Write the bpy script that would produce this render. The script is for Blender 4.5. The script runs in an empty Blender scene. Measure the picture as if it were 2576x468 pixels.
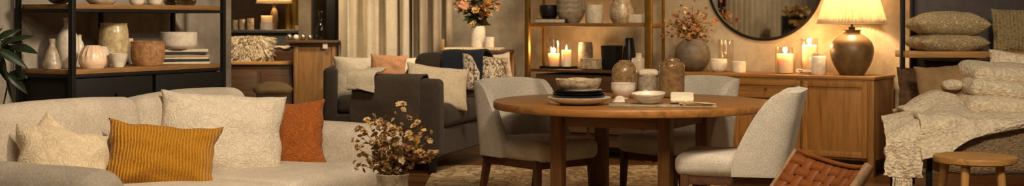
import bpy, bmesh, math, random
import numpy as np
from mathutils import Vector, Matrix, noise

C = bpy.context.scene.collection
R = math.radians
F = 3200.0; CX = 1288.0; HY = 50.0; CH = 1.25      # focal length in px, principal column, horizon row, eye height

# ------------------------------------------------------------------ camera, world, lights, exposure
cam_d = bpy.data.cameras.new('camera'); cam = bpy.data.objects.new('camera', cam_d); C.objects.link(cam)
cam.location = (0, 0, CH); cam.rotation_euler = (R(90), 0, 0)
cam_d.sensor_width = 36; cam_d.lens = F / 2576 * 36
cam_d.shift_y = -(234 - HY) / 2576
cam_d.clip_end = 60
cam_d.dof.use_dof = True; cam_d.dof.focus_distance = 7.0; cam_d.dof.aperture_fstop = 3.4
bpy.context.scene.camera = cam
vs = bpy.context.scene.view_settings
vs.view_transform = 'Standard'; vs.look = 'None'; vs.gamma = 1; vs.use_curve_mapping = False
vs.exposure = 1.08
bpy.context.scene.cycles.use_denoising = True
bpy.context.scene.cycles.max_bounces = 7
bpy.context.scene.cycles.transparent_max_bounces = 12
bpy.context.scene.cycles.sample_clamp_indirect = 4

wd = bpy.data.worlds.new('world'); bpy.context.scene.world = wd; wd.use_nodes = True
wd.node_tree.nodes['Background'].inputs[0].default_value = (1.0, 0.76, 0.53, 1)
wd.node_tree.nodes['Background'].inputs[1].default_value = 0.045

def spot(x, y, z, tx, ty, tz, watts, angle, col=(1, .82, .60), size=.12, blend=.8):
    l = bpy.data.lights.new('unseen_spot', 'SPOT'); l.energy = watts; l.color = col
    l.spot_size = R(angle); l.spot_blend = blend; l.shadow_soft_size = size
    o = bpy.data.objects.new('unseen_spot', l); C.objects.link(o); o.location = (x, y, z)
    o.rotation_euler = (Vector((tx, ty, tz)) - Vector((x, y, z))).to_track_quat('-Z', 'Y').to_euler()
def area(x, y, z, tx, ty, tz, watts, sx, sy, col=(1, .74, .46)):
    l = bpy.data.lights.new('added_fill', 'AREA'); l.energy = watts; l.color = col
    l.shape = 'RECTANGLE'; l.size = sx; l.size_y = sy
    o = bpy.data.objects.new('added_fill', l); C.objects.link(o); o.location = (x, y, z)
    o.rotation_euler = (Vector((tx, ty, tz)) - Vector((x, y, z))).to_track_quat('-Z', 'Y').to_euler()
# unseen lights overhead, several added to brighten single areas (3 m up)
area(-0.3, 3.6, 3.1, -1.3, 7.0, .5, 34, 1.6, .8, (1, .82, .60))  # added soft fill from the front, no such panel seen
spot(-.3, 4.6, 3.0, -1.7, 6.7, .5, 135, 56, (1, .82, .60), .12)
spot(0.9, 5.2, 3.0, .7, 7.7, .7, 145, 60, (1, .82, .60), .2)
spot(2.2, 5.4, 3.0, 1.5, 6.9, .6, 60, 50, (1, .82, .60), .15)
spot(2.3, 4.8, 2.9, 3.2, 8.5, .5, 210, 56, (1, .82, .60), .2)  # aimed to brighten the daybed front, source unseen
spot(.7, 6.4, 2.8, -2.9, 9.2, 1.05, 330, 46, (1, .82, .60), .2)  # added to lift the wall behind the black rack
spot(.3, 10.6, 3.0, -1.3, 12.9, 1.3, 170, 60, (1, .82, .60), .2)  # added to bring out the curtain folds
spot(-.2, 8.6, 3.0, -.8, 11.0, .7, 125, 55, (1, .82, .60), .2)  # aimed to brighten the charcoal sofa corner, source unseen
spot(1.3, 9.0, 3.0, 1.0, 12.0, 1.2, 90, 70, (1, .76, .48), .2)
spot(2.4, 9.0, 3.0, 2.4, 10.5, .9, 60, 80, (1, .76, .48), .2)
spot(-1.8, 6.3, 3.0, -3.9, 7.1, 1.3, 60, 70)  # added to brighten the curtain that the mirror reflects
spot(-2.3, 12.0, 2.9, -2.6, 14.2, 1.0, 130, 90, (1, .74, .46), .2)

# ------------------------------------------------------------------ materials
MATS = {}
def nmat(name):
    m = bpy.data.materials.new(name); m.use_nodes = True
    nt = m.node_tree; b = nt.nodes['Principled BSDF']
    return m, nt, b
def srgb(r, g, b):
    f = lambda c: (c / 255 / 12.92) if c / 255 <= .04045 else ((c / 255 + .055) / 1.055) ** 2.4
    return (f(r), f(g), f(b), 1)
def mulc(c, k): return (c[0] * k, c[1] * k, c[2] * k, 1)
def coords(nt, scale=(1, 1, 1), rot=(0, 0, 0)):
    tc = nt.nodes.new('ShaderNodeTexCoord'); mp = nt.nodes.new('ShaderNodeMapping')
    nt.links.new(tc.outputs['Object'], mp.inputs[0]); mp.inputs['Scale'].default_value = scale; mp.inputs['Rotation'].default_value = rot
    return mp.outputs[0]
def noise_n(nt, co, scale, detail=3, rough=.55, dist=0):
    n = nt.nodes.new('ShaderNodeTexNoise'); nt.links.new(co, n.inputs['Vector'])
    n.inputs['Scale'].default_value = scale; n.inputs['Detail'].default_value = detail
    n.inputs['Roughness'].default_value = rough; n.inputs['Distortion'].default_value = dist
    return n.outputs['Fac']
def ramp(nt, fac, stops):
    r = nt.nodes.new('ShaderNodeValToRGB'); nt.links.new(fac, r.inputs[0])
    el = r.color_ramp.elements
    el[0].position, el[0].color = stops[0]; el[1].position, el[1].color = stops[-1]
    for p, c in stops[1:-1]:
        e = el.new(p); e.color = c
    return r.outputs[0]
def bump(nt, b, fac, strength, dist, prev=None):
    n = nt.nodes.new('ShaderNodeBump'); nt.links.new(fac, n.inputs['Height'])
    n.inputs['Strength'].default_value = strength; n.inputs['Distance'].default_value = dist
    if prev is not None: nt.links.new(prev, n.inputs['Normal'])
    nt.links.new(n.outputs[0], b.inputs['Normal']); return n.outputs[0]
def math_n(nt, op, a, b=None):
    n = nt.nodes.new('ShaderNodeMath'); n.operation = op
    for i, v in enumerate((a, b)):
        if v is None: continue
        if isinstance(v, (int, float)): n.inputs[i].default_value = v
        else: nt.links.new(v, n.inputs[i])
    return n.outputs[0]

def fabric(name, col, weave=260, bmp=.5, var=.35, rough=.95, melange=90, dist=.002):
    if name in MATS: return MATS[name]
    m, nt, b = nmat(name); co = coords(nt)
    f1 = noise_n(nt, co, melange, 4, .7); f2 = noise_n(nt, co, 5, 2)
    c = ramp(nt, f1, [(.3, mulc(col, 1 - var)), (.7, mulc(col, 1 + var * .6))])
    mx = nt.nodes.new('ShaderNodeMix'); mx.data_type = 'RGBA'; mx.blend_type = 'MULTIPLY'; mx.inputs[0].default_value = .5
    nt.links.new(c, mx.inputs[6]); nt.links.new(ramp(nt, f2, [(.3, (.75, .75, .75, 1)), (.7, (1.1, 1.1, 1.1, 1))]), mx.inputs[7])
    nt.links.new(mx.outputs[2], b.inputs['Base Color'])
    b.inputs['Roughness'].default_value = rough; b.inputs['Sheen Weight'].default_value = .08
    b.inputs['Specular IOR Level'].default_value = .2
    n1 = bump(nt, b, noise_n(nt, co, weave, 2), bmp, dist)
    bump(nt, b, noise_n(nt, co, 9, 2), .25, .02, n1)
    MATS[name] = m; return m

def relief(name, col, scale=22, bmp=1.0, dist=.012, kind='squiggle', var=.25, rough=.9):
    """embroidered / quilted / knitted cloth"""
    if name in MATS: return MATS[name]
    m, nt, b = nmat(name); co = coords(nt)
    if kind == 'squiggle':
        f = noise_n(nt, co, scale, 1, .5, .9)
        h = math_n(nt, 'PINGPONG', math_n(nt, 'MULTIPLY', f, 5.5), .5)
        h = math_n(nt, 'POWER', math_n(nt, 'MULTIPLY', h, 2), .9)
    elif kind == 'rib':
        w = nt.nodes.new('ShaderNodeTexWave'); w.bands_direction = 'X'; nt.links.new(co, w.inputs['Vector'])
        w.inputs['Scale'].default_value = scale; w.inputs['Distortion'].default_value = 7; w.inputs['Detail'].default_value = 2
        w.inputs['Detail Scale'].default_value = .35
        v = nt.nodes.new('ShaderNodeTexVoronoi'); nt.links.new(coords(nt, (1, 1, 1)), v.inputs['Vector']); v.inputs['Scale'].default_value = 75
        h = math_n(nt, 'ADD', math_n(nt, 'MULTIPLY', w.outputs['Fac'], .75), math_n(nt, 'MULTIPLY', v.outputs['Distance'], .3))
    elif kind == 'knit':
        v = nt.nodes.new('ShaderNodeTexVoronoi'); v.feature = 'SMOOTH_F1'; nt.links.new(coords(nt, (1, 1, 1.5)), v.inputs['Vector']); v.inputs['Scale'].default_value = scale
        h = math_n(nt, 'ADD', math_n(nt, 'MULTIPLY', v.outputs['Distance'], -1.0), math_n(nt, 'MULTIPLY', noise_n(nt, co, scale * 2.5, 3, .7), .6))
    else:  # braid
        w = nt.nodes.new('ShaderNodeTexWave'); w.bands_direction = 'X'; nt.links.new(co, w.inputs['Vector'])
        w.inputs['Scale'].default_value = scale * .35; w.inputs['Distortion'].default_value = 1.0; w.inputs['Detail Scale'].default_value = 5
        v = nt.nodes.new('ShaderNodeTexVoronoi'); nt.links.new(co, v.inputs['Vector']); v.inputs['Scale'].default_value = scale * 1.6
        h = math_n(nt, 'ADD', math_n(nt, 'MULTIPLY', w.outputs['Fac'], .6), math_n(nt, 'MULTIPLY', v.outputs['Distance'], .8))
    c = ramp(nt, h, [(.0, mulc(col, 1 - var)), (.6, mulc(col, 1 + var * .3))])  # grooves darkened in the colour so the relief shading shows
    if kind in ('knit',): c = ramp(nt, noise_n(nt, co, scale, 3, .7), [(.3, mulc(col, 1 - var)), (.7, mulc(col, 1 + var * .4))])
    nt.links.new(c, b.inputs['Base Color']); b.inputs['Roughness'].default_value = rough
    b.inputs['Sheen Weight'].default_value = .12; b.inputs['Specular IOR Level'].default_value = .2
    n1 = bump(nt, b, h, bmp, dist); bump(nt, b, noise_n(nt, co, 250, 2), .3, .0015, n1)
    MATS[name] = m; return m

def wood(name, col, axis='X', rough=.5, scale=1.0, dark=.55):
    if name in MATS: return MATS[name]
    m, nt, b = nmat(name)
    s = {'X': (1.2, 14, 14), 'Y': (14, 1.2, 14), 'Z': (14, 14, 1.2)}[axis]
    co = coords(nt, tuple(v * scale for v in s))
    f = noise_n(nt, co, 1.6, 6, .62, 1.2); f2 = noise_n(nt, co, 9, 3, .6)
    fs = math_n(nt, 'ADD', math_n(nt, 'MULTIPLY', f, .75), math_n(nt, 'MULTIPLY', f2, .25))
    c = ramp(nt, fs, [(.32, mulc(col, dark)), (.5, col), (.68, mulc(col, 1.35))])
    nt.links.new(c, b.inputs['Base Color']); b.inputs['Roughness'].default_value = rough
    b.inputs['Specular IOR Level'].default_value = .4
    bump(nt, b, f2, .15, .002)
    MATS[name] = m; return m

def ceramic(name, col, rough=.35, speck=0, col2=None, scale=30, bmp=.15, gradz=None):
    if name in MATS: return MATS[name]
    m, nt, b = nmat(name); co = coords(nt)
    f = noise_n(nt, co, scale, 4, .65)
    c2 = col2 or mulc(col, .8)
    c = ramp(nt, f, [(.35, c2), (.62, col)])
    if speck:
        v = nt.nodes.new('ShaderNodeTexVoronoi'); nt.links.new(co, v.inputs['Vector']); v.inputs['Scale'].default_value = speck
        mx = nt.nodes.new('ShaderNodeMix'); mx.data_type = 'RGBA'
        nt.links.new(ramp(nt, v.outputs['Distance'], [(.12, (1, 1, 1, 1)), (.3, (0, 0, 0, 1))]), mx.inputs[0])
        nt.links.new(c, mx.inputs[6]); mx.inputs[7].default_value = mulc(c2, .6); c = mx.outputs[2]
    nt.links.new(c, b.inputs['Base Color']); b.inputs['Roughness'].default_value = rough
    bump(nt, b, f, bmp, .004)
    MATS[name] = m; return m

def plain(name, col, rough=.5, metal=0, spec=.5):
    if name in MATS: return MATS[name]
    m, nt, b = nmat(name); co = coords(nt)
    nt.links.new(ramp(nt, noise_n(nt, co, 18, 3), [(.3, mulc(col, .82)), (.7, mulc(col, 1.1))]), b.inputs['Base Color'])
    b.inputs['Roughness'].default_value = rough; b.inputs['Metallic'].default_value = metal; b.inputs['Specular IOR Level'].default_value = spec
    MATS[name] = m; return m

def plaster(name, c1, c2, c3, rough=.9):
    m, nt, b = nmat(name); co = coords(nt)
    f = noise_n(nt, co, 1.3, 6, .62, .6); g = noise_n(nt, co, 9, 5, .7)
    h = math_n(nt, 'ADD', math_n(nt, 'MULTIPLY', f, .65), math_n(nt, 'MULTIPLY', g, .35))
    nt.links.new(ramp(nt, h, [(.36, c1), (.5, c2), (.64, c3)]), b.inputs['Base Color'])
    b.inputs['Roughness'].default_value = rough; bump(nt, b, g, .3, .01)
    return m

def glass(name='clear_glass', tint=(1, .98, .95, 1), refl=.9):
    if name in MATS: return MATS[name]
    m = bpy.data.materials.new(name); m.use_nodes = True; nt = m.node_tree; nt.nodes.clear()
    out = nt.nodes.new('ShaderNodeOutputMaterial'); mx = nt.nodes.new('ShaderNodeMixShader')
    t = nt.nodes.new('ShaderNodeBsdfTransparent'); t.inputs[0].default_value = tint
    g = nt.nodes.new('ShaderNodeBsdfGlossy'); g.inputs['Roughness'].default_value = .04
    lw = nt.nodes.new('ShaderNodeLayerWeight'); lw.inputs[0].default_value = .35
    fac = math_n(nt, 'ADD', math_n(nt, 'MULTIPLY', lw.outputs['Facing'], .45), .05)
    nt.links.new(fac, mx.inputs[0])
    nt.links.new(t.outputs[0], mx.inputs[1]); nt.links.new(g.outputs[0], mx.inputs[2]); nt.links.new(mx.outputs[0], out.inputs[0])
    MATS[name] = m; return m

def wax():
    if 'wax' in MATS: return MATS['wax']
    m, nt, b = nmat('candle_wax'); b.inputs['Base Color'].default_value = (.9, .78, .6, 1)
    b.inputs['Roughness'].default_value = .5; b.inputs['Subsurface Weight'].default_value = 1.0
    b.inputs['Subsurface Radius'].default_value = (.06, .035, .015); b.inputs['Subsurface Scale'].default_value = 1.0
    MATS['wax'] = m; return m
def emit(name, col, s):
    if name in MATS: return MATS[name]
    m = bpy.data.materials.new(name); m.use_nodes = True; nt = m.node_tree; nt.nodes.clear()
    out = nt.nodes.new('ShaderNodeOutputMaterial'); e = nt.nodes.new('ShaderNodeEmission')
    e.inputs[0].default_value = col; e.inputs[1].default_value = s; nt.links.new(e.outputs[0], out.inputs[0])
    MATS[name] = m; return m
def translucent(name, col, mix=.55):
    if name in MATS: return MATS[name]
    m = bpy.data.materials.new(name); m.use_nodes = True; nt = m.node_tree; nt.nodes.clear()
    out = nt.nodes.new('ShaderNodeOutputMaterial'); mx = nt.nodes.new('ShaderNodeMixShader'); mx.inputs[0].default_value = mix
    d = nt.nodes.new('ShaderNodeBsdfDiffuse'); t = nt.nodes.new('ShaderNodeBsdfTranslucent')
    co = coords(nt, (1, 1, .2)); c = ramp(nt, noise_n(nt, co, 60, 3), [(.3, mulc(col, .75)), (.7, col)])
    nt.links.new(c, d.inputs[0]); nt.links.new(c, t.inputs[0])
    nt.links.new(d.outputs[0], mx.inputs[1]); nt.links.new(t.outputs[0], mx.inputs[2]); nt.links.new(mx.outputs[0], out.inputs[0])
    MATS[name] = m; return m

M = dict(
    linen=fabric('oatmeal_linen', srgb(206, 192, 172), 320, .6, .28),
    chair=fabric('chair_tweed', srgb(200, 190, 174), 300, .6, .32, melange=130),
    dark=fabric('charcoal_upholstery', srgb(62, 52, 43), 300, .5, .3),
    darkthrow=fabric('charcoal_throw', srgb(72, 60, 48), 160, .8, .35, dist=.004),
    navy=fabric('navy_cloth', srgb(34, 39, 49), 200, .5, .3),
    cream=relief('cream_embroidered', srgb(218, 204, 182), 23, .6, .0040, 'squiggle', .12),
    cream2=relief('sand_embroidered', srgb(210, 190, 158), 24, .6, .004, 'squiggle', .14),
    rust=relief('rust_embroidered', srgb(160, 88, 34), 25, .7, .0045, 'squiggle', .22),
    mustard=relief('mustard_velvet', srgb(178, 122, 24), 21, .8, .008, 'rib', .45, .75),
    ivory=fabric('ivory_boucle', srgb(222, 206, 176), 120, .9, .2, dist=.006),
    beigep=relief('beige_slub', srgb(204, 186, 156), 26, .5, .003, 'squiggle', .2),
    knit=relief('chunky_wool', srgb(244, 226, 194), 46, 1.0, .014, 'knit', .34),
    brownknit=relief('taupe_knit', srgb(156, 132, 100), 60, 1.0, .012, 'knit', .5),
    braid=relief('taupe_braided', srgb(186, 164, 122), 40, .8, .007, 'squiggle', .5),
    braid2=relief('olive_braided', srgb(140, 122, 86), 34, 1.0, .012, 'braid', .55),
    suede=fabric('tan_suede', srgb(150, 122, 84), 60, .3, .22, melange=12),
    brownfab=fabric('brown_fur', srgb(92, 68, 46), 60, .8, .5, melange=40, dist=.01),
    peach=fabric('peach_cloth', srgb(206, 150, 108), 90, .6, .3),
    woodX=wood('walnut_X', srgb(148, 102, 48), 'X'), woodY=wood('walnut_Y', srgb(148, 102, 48), 'Y'), woodZ=wood('walnut_Z', srgb(148, 102, 48), 'Z'),
    tableX=wood('table_X', srgb(150, 100, 48), 'X', .38, .9, .5), tableZ=wood('table_Z', srgb(114, 78, 40), 'Z', .5),
    tableY=wood('table_Y', srgb(114, 78, 40), 'X', .5, 1.01),
    legZ=wood('chair_leg_Z', srgb(88, 56, 32), 'Z', .5, 1.3), legX=wood('chair_leg_X', srgb(88, 56, 32), 'X', .5, 1.3),
    oakX=wood('oak_X', srgb(164, 120, 64), 'X', .5), oakZ=wood('oak_Z', srgb(164, 120, 64), 'Z', .5),
    oldX=wood('red_brown_X', srgb(80, 56, 34), 'X', .5), oldZ=wood('red_brown_Z', srgb(128, 92, 48), 'Z', .5, .8),
    shelfwood=wood('shelf_wood', srgb(136, 98, 56), 'X', .5),
    black=plain('black_metal', (.008, .007, .006, 1), .5, 0, .2), blackwood=plain('black_wood', (.009, .008, .007, 1), .6, 0, .2),
    brass=plain('aged_brass', srgb(168, 128, 60), .38, .85),
    whitec=ceramic('white_ceramic', srgb(226, 214, 196), .3, 0, srgb(206, 192, 170)),
    greyc=ceramic('grey_glaze', srgb(176, 162, 140), .35, 0, srgb(140, 126, 104)),
    specc=ceramic('speckled_cream', srgb(200, 184, 156), .3, 90, srgb(150, 126, 94)),
    drip=ceramic('drip_glaze', srgb(212, 196, 158), .2, 0, srgb(168, 142, 98), 16),
    terra=ceramic('terracotta_crackle', srgb(180, 134, 88), .7, 60, srgb(136, 90, 54), 25, .5),
    brownc=ceramic('brown_glaze', srgb(138, 108, 72), .2, 0, srgb(108, 80, 50), 30),
    tanspeck=ceramic('tan_speckle', srgb(164, 134, 94), .25, 150, srgb(124, 92, 58), 40),
    lampc=ceramic('bronze_glaze', srgb(118, 94, 60), .42, 0, srgb(86, 66, 42), 9),
    stonec=ceramic('stone_globe', srgb(112, 98, 80), .55, 0, srgb(84, 72, 58), 12, .3),
    blackc=ceramic('black_glaze', srgb(30, 27, 25), .3, 0, srgb(18, 16, 15)),
    paper=plain('paper', srgb(214, 200, 172), .8), bluecover=plain('blue_cover', srgb(42, 50, 66), .7), tancover=plain('tan_cover', srgb(170, 142, 100), .8),
    darkcover=plain('dark_cover', srgb(34, 30, 28), .7),
    goldleaf=plain('gold_leaf', srgb(166, 132, 70), .7), leaf=plain('dark_leaf', srgb(30, 46, 22), .4), leaf2=plain('olive_leaf', srgb(66, 74, 36), .55), stem=plain('brown_stem', srgb(96, 70, 38), .7),
    petal=plain('dry_petal', srgb(226, 190, 132), .85), petal2=plain('cream_petal', srgb(222, 194, 148), .85), petal3=plain('ochre_petal', srgb(190, 144, 80), .85),
    pink=plain('dusty_petal', srgb(176, 118, 82), .85), glass=glass(), wax=wax(),
    leather=plain('tan_leather', srgb(178, 104, 50), .45, 0, .35), leatherd=plain('dark_leather', srgb(60, 32, 16), .6),
    flame=emit('flame', (1, .62, .22, 1), 30), shade=translucent('shade_linen', (.93, .82, .62, 1)),
    palewood=wood('pale_wood', srgb(206, 164, 120), 'Z', .5),
    silver=plain('silver', srgb(190, 176, 156), .2, .9), straw=relief('woven_rush', srgb(200, 178, 136), 30, .8, .006, 'braid', .3),
)

# ------------------------------------------------------------------ mesh helpers
def link(name, me, mat=None, parent=None, smooth=40):
    o = bpy.data.objects.new(name, me); C.objects.link(o)
    if mat is not None:
        for x in (mat if isinstance(mat, (list, tuple)) else [mat]): me.materials.append(x)
    if smooth is not None and len(me.polygons):
        me.polygons.foreach_set('use_smooth', [True] * len(me.polygons))
        if smooth < 180: me.set_sharp_from_angle(angle=R(smooth))
    if parent is not None: o.parent = parent
    return o
def bm_obj(name, bm, mat=None, parent=None, smooth=40, doubles=0):
    if doubles: bmesh.ops.remove_doubles(bm, verts=bm.verts, dist=doubles)
    bmesh.ops.recalc_face_normals(bm, faces=bm.faces)
    me = bpy.data.meshes.new(name); bm.to_mesh(me); bm.free()
    return link(name, me, mat, parent, smooth)
def tag(o, label, cat, group=None, kind=None):
    o['label'] = label; o['category'] = cat
    if group: o['group'] = group
    if kind: o['kind'] = kind
    return o
def thing(name, label, cat, loc=(0, 0, 0), rz=0, group=None):
    o = bpy.data.objects.new(name, None); C.objects.link(o); o.location = loc; o.rotation_euler = (0, 0, rz); o.empty_display_size = .1
    return tag(o, label, cat, group)
def struct(o): o['kind'] = 'structure'; return o
def copy_tree(o, parent=None):
    c = o.copy(); C.objects.link(c)
    if parent is not None: c.parent = parent
    for ch in list(o.children):
        copy_tree(ch, c)
    return c

def add_box(bm, c, s, bev=.004, seg=2, rot=None, taper=1.0):
    """box centre c, full size s; taper scales the bottom"""
    r = bmesh.ops.create_cube(bm, size=1.0)
    vsx = r['verts']
    for v in vsx:
        k = taper if v.co.z < 0 else 1
        v.co = Vector((v.co.x * s[0] * k, v.co.y * s[1] * k, v.co.z * s[2]))
    if bev > 0:
        ed = list({e for v in vsx for e in v.link_edges})
        b = bmesh.ops.bevel(bm, geom=ed, offset=min(bev, min(s) * .45), segments=seg, affect='EDGES', profile=.5)
        vsx = list({v for f in b['faces'] for v in f.verts} | {v for v in vsx if v.is_valid})
        # collect every vertex of this island
        st = list(vsx); seen = set(st)
        while st:
            v = st.pop()
            for e in v.link_edges:
                w = e.other_vert(v)
                if w not in seen: seen.add(w); st.append(w)
        vsx = list(seen)
    mt = Matrix.Translation(Vector(c)) @ (rot.to_4x4() if rot is not None else Matrix.Identity(4))
    bmesh.ops.transform(bm, matrix=mt, verts=vsx)
def box(name, c, s, mat, parent=None, bev=.004, seg=2, rot=None, taper=1.0):
    bm = bmesh.new(); add_box(bm, c, s, bev, seg, rot, taper); return bm_obj(name, bm, mat, parent)
def beam(name, a, b, w, h, mat, parent=None, w2=None, h2=None, bev=.004):
    """tapered bar from a to b"""
    a, b = Vector(a), Vector(b); d = b - a; L = d.length
    q = d.to_track_quat('Z', 'Y').to_matrix()
    if abs(d.normalized().z) > .9:   # keep square bars aligned with the world axes
        z = d.normalized(); x = Vector((1, 0, 0)); x = (x - z * x.dot(z)).normalized(); y = z.cross(x); q = Matrix((x, y, z)).transposed()
    w2 = w2 or w; h2 = h2 or h
    bm = bmesh.new(); vv = []
    for (t, ww, hh) in ((0, w, h), (L, w2, h2)):
        for sx, sy in ((-1, -1), (1, -1), (1, 1), (-1, 1)):
            vv.append(bm.verts.new(a + q @ Vector((sx * ww / 2, sy * hh / 2, t))))
    bm.faces.new(vv[:4]); bm.faces.new(vv[4:])
    for i in range(4): bm.faces.new((vv[i], vv[(i + 1) % 4], vv[4 + (i + 1) % 4], vv[4 + i]))
    if bev: bmesh.ops.bevel(bm, geom=list(bm.edges), offset=bev, segments=2, affect='EDGES')
    return bm_obj(name, bm, mat, parent)
def catmull(pts, n=6):
    P = [Vector(p) for p in pts]; out = []
    for i in range(len(P) - 1):
        p0 = P[max(i - 1, 0)]; p1 = P[i]; p2 = P[i + 1]; p3 = P[min(i + 2, len(P) - 1)]
        for k in range(n):
            t = k / n
            out.append(.5 * ((2 * p1) + (p2 - p0) * t + (2 * p0 - 5 * p1 + 4 * p2 - p3) * t * t + (3 * p1 - p0 - 3 * p2 + p3) * t ** 3))
    out.append(P[-1]); return out
def add_tube(bm, pts, r0, r1=None, seg=8, cap=True):
    pts = [Vector(p) for p in pts]; r1 = r0 if r1 is None else r1; rings = []
    up = Vector((.13, .21, 1)).normalized()
    for i, p in enumerate(pts):
        d = (pts[min(i + 1, len(pts) - 1)] - pts[max(i - 1, 0)]).normalized()
        x = d.cross(up)
        if x.length < .05: x = d.cross(Vector((1, 0, 0)))
        x.normalize(); y = d.cross(x); r = r0 + (r1 - r0) * i / max(1, len(pts) - 1)
        rings.append([bm.verts.new(p + (x * math.cos(a) + y * math.sin(a)) * r) for a in [2 * math.pi * k / seg for k in range(seg)]])
    for a, b in zip(rings, rings[1:]):
        for k in range(seg): bm.faces.new((a[k], a[(k + 1) % seg], b[(k + 1) % seg], b[k]))
    if cap: bm.faces.new(rings[0]); bm.faces.new(rings[-1])
def tube(name, pts, r0, mat, parent=None, r1=None, seg=8):
    bm = bmesh.new(); add_tube(bm, pts, r0, r1, seg); return bm_obj(name, bm, mat, parent)
def add_lathe(bm, prof, seg=40, fn=None):
    rings = []
    for (r, z) in prof:
        if r < 1e-5: rings.append([bm.verts.new((0, 0, z))])
        else:
            rg = []
            for k in range(seg):
                a = 2 * math.pi * k / seg; rr, zz = (r, z) if fn is None else fn(r, z, a)
                rg.append(bm.verts.new((rr * math.cos(a), rr * math.sin(a), zz)))
            rings.append(rg)
    for a, b in zip(rings, rings[1:]):
        if len(a) == 1 and len(b) == 1: continue
        if len(a) == 1:
            for k in range(seg): bm.faces.new((a[0], b[k], b[(k + 1) % seg]))
        elif len(b) == 1:
            for k in range(seg): bm.faces.new((a[k], b[0], a[(k + 1) % seg]))
        else:
            for k in range(seg): bm.faces.new((a[k], b[k], b[(k + 1) % seg], a[(k + 1) % seg]))
def lathe(name, prof, mat, parent=None, seg=40, fn=None, smooth=50):
    bm = bmesh.new(); add_lathe(bm, prof, seg, fn); return bm_obj(name, bm, mat, parent, smooth)
def vessel_prof(prof, th=.006, floor=.01, smooth=True):
    """outer profile (r, z) bottom to top -> closed profile with an inner wall"""
    p = [(q.x, q.y) for q in catmull([(a, b, 0) for a, b in prof], 5)] if smooth else list(prof)
    out = [(0, p[0][1])] + p
    rt, zt = p[-1]
    out.append((max(rt - th * .5, .001), zt + th * .35))
    inner = [(max(r - th, .001), z) for r, z in reversed(p) if z > floor + p[0][1]]
    out += inner + [(0, inner[-1][1] if inner else floor)]
    return out

def soft_box_bm(w, d, h, r, puff=0.0, cs=4, ms=10, bm=None, off=(0, 0, 0), lump=0, seed=0, rot=None):
    """upholstered block centred at off: rounded edges, faces swelling by puff"""
    hx, hy, hz = w / 2, d / 2, h / 2; r = min(r, hx, hy, hz) * .999
    def ax(H):
        inn = max(H - r, 1e-4)
        a = [-H + r * i / cs for i in range(cs)]; b = [-inn + 2 * inn * i / ms for i in range(ms + 1)]
        return a + b + [-v for v in reversed(a)]
    X, Y, Z = ax(hx), ax(hy), ax(hz); own = bm is None
    bm = bm or bmesh.new(); cache = {}
    def vert(x, y, z):
        key = (round(x, 6), round(y, 6), round(z, 6))
        if key in cache: return cache[key]
        ix = max(-(hx - r), min(hx - r, x)); iy = max(-(hy - r), min(hy - r, y)); iz = max(-(hz - r), min(hz - r, z))
        dv = Vector((x - ix, y - iy, z - iz))
        if dv.length > 1e-9: dv = dv.normalized() * r
        p = Vector((ix, iy, iz)) + dv
        u, v, q = p.x / hx, p.y / hy, p.z / hz
        e = lambda s: max(0., 1 - s * s)
        p += Vector((u * puff * e(v) * e(q), v * puff * e(u) * e(q), q * puff * e(u) * e(v)))
        if lump:
            nv = noise.noise_vector(Vector((p.x * 5 + seed, p.y * 5, p.z * 5))) * lump
            p += nv
        if rot is not None: p = rot @ p
        cache[key] = bm.verts.new(p + Vector(off)); return cache[key]
    def face(A, B, mk, flip):
        for i in range(len(A) - 1):
            for j in range(len(B) - 1):
                q = [mk(A[i], B[j]), mk(A[i + 1], B[j]), mk(A[i + 1], B[j + 1]), mk(A[i], B[j + 1])]
                if flip: q.reverse()
                if len(set(q)) == 4: bm.faces.new(q)
    face(X, Y, lambda a, b: vert(a, b, hz), False); face(X, Y, lambda a, b: vert(a, b, -hz), True)
    face(X, Z, lambda a, b: vert(a, -hy, b), False); face(X, Z, lambda a, b: vert(a, hy, b), True)
    face(Y, Z, lambda a, b: vert(hx, a, b), False); face(Y, Z, lambda a, b: vert(-hx, a, b), True)
    return bm
def soft(name, c, s, r, mat, parent=None, puff=0., lump=0, seed=0, ms=10, cs=4, rot=None):
    return bm_obj(name, soft_box_bm(*s, r, puff, cs, ms, off=c, lump=lump, seed=seed, rot=rot), mat, parent, 180)

def pillow_bm(w, h, t, seed=0, n=30, pinch=.07, wr=.006, sag=0.):
    """scatter cushion standing in the XZ plane, thickness along Y"""
    bm = bmesh.new(); g = {}
    for s in (-1, 1):
        for i in range(n + 1):
            for j in range(n + 1):
                u = -math.cos(math.pi * i / n) * .55 + (2 * i / n - 1) * .45
                v = -math.cos(math.pi * j / n) * .55 + (2 * j / n - 1) * .45
                edge = i in (0, n) or j in (0, n)
                if edge and s == 1: g[s, i, j] = g[-1, i, j]; continue
                x = u * w / 2 * (1 - pinch * (1 - v * v) * u * u); z = v * h / 2 * (1 - pinch * (1 - u * u) * v * v)
                k = max(0., (1 - u ** 4) * (1 - v ** 4)) ** .55
                y = s * t / 2 * k * (1 + .12 * math.cos(u * 2.2) * math.cos(v * 2))
                # pulled creases at the corners and soft random dents
                cr = abs(u * v); nz = noise.noise(Vector((u * 2.3 + seed, v * 2.3, s * 3.1 + seed)))
                y += s * k * (wr * 2.2 * nz + wr * .9 * cr * math.sin(9 * (abs(u) - abs(v)) + seed))
                x += wr * 1.2 * noise.noise(Vector((v * 3, seed, 1.5))) * abs(u); z += wr * 1.2 * noise.noise(Vector((u * 3, seed, 7.5))) * abs(v)
                z -= sag * h * (1 - u * u) * max(0, v)
                g[s, i, j] = bm.verts.new((x, y, z))
    for s in (-1, 1):
        for i in range(n):
            for j in range(n):
                q = [g[s, i, j], g[s, i + 1, j], g[s, i + 1, j + 1], g[s, i, j + 1]]
                if s == 1: q.reverse()
                if len(set(q)) > 2: bm.faces.new(list(dict.fromkeys(q)))
    return bm
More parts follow.
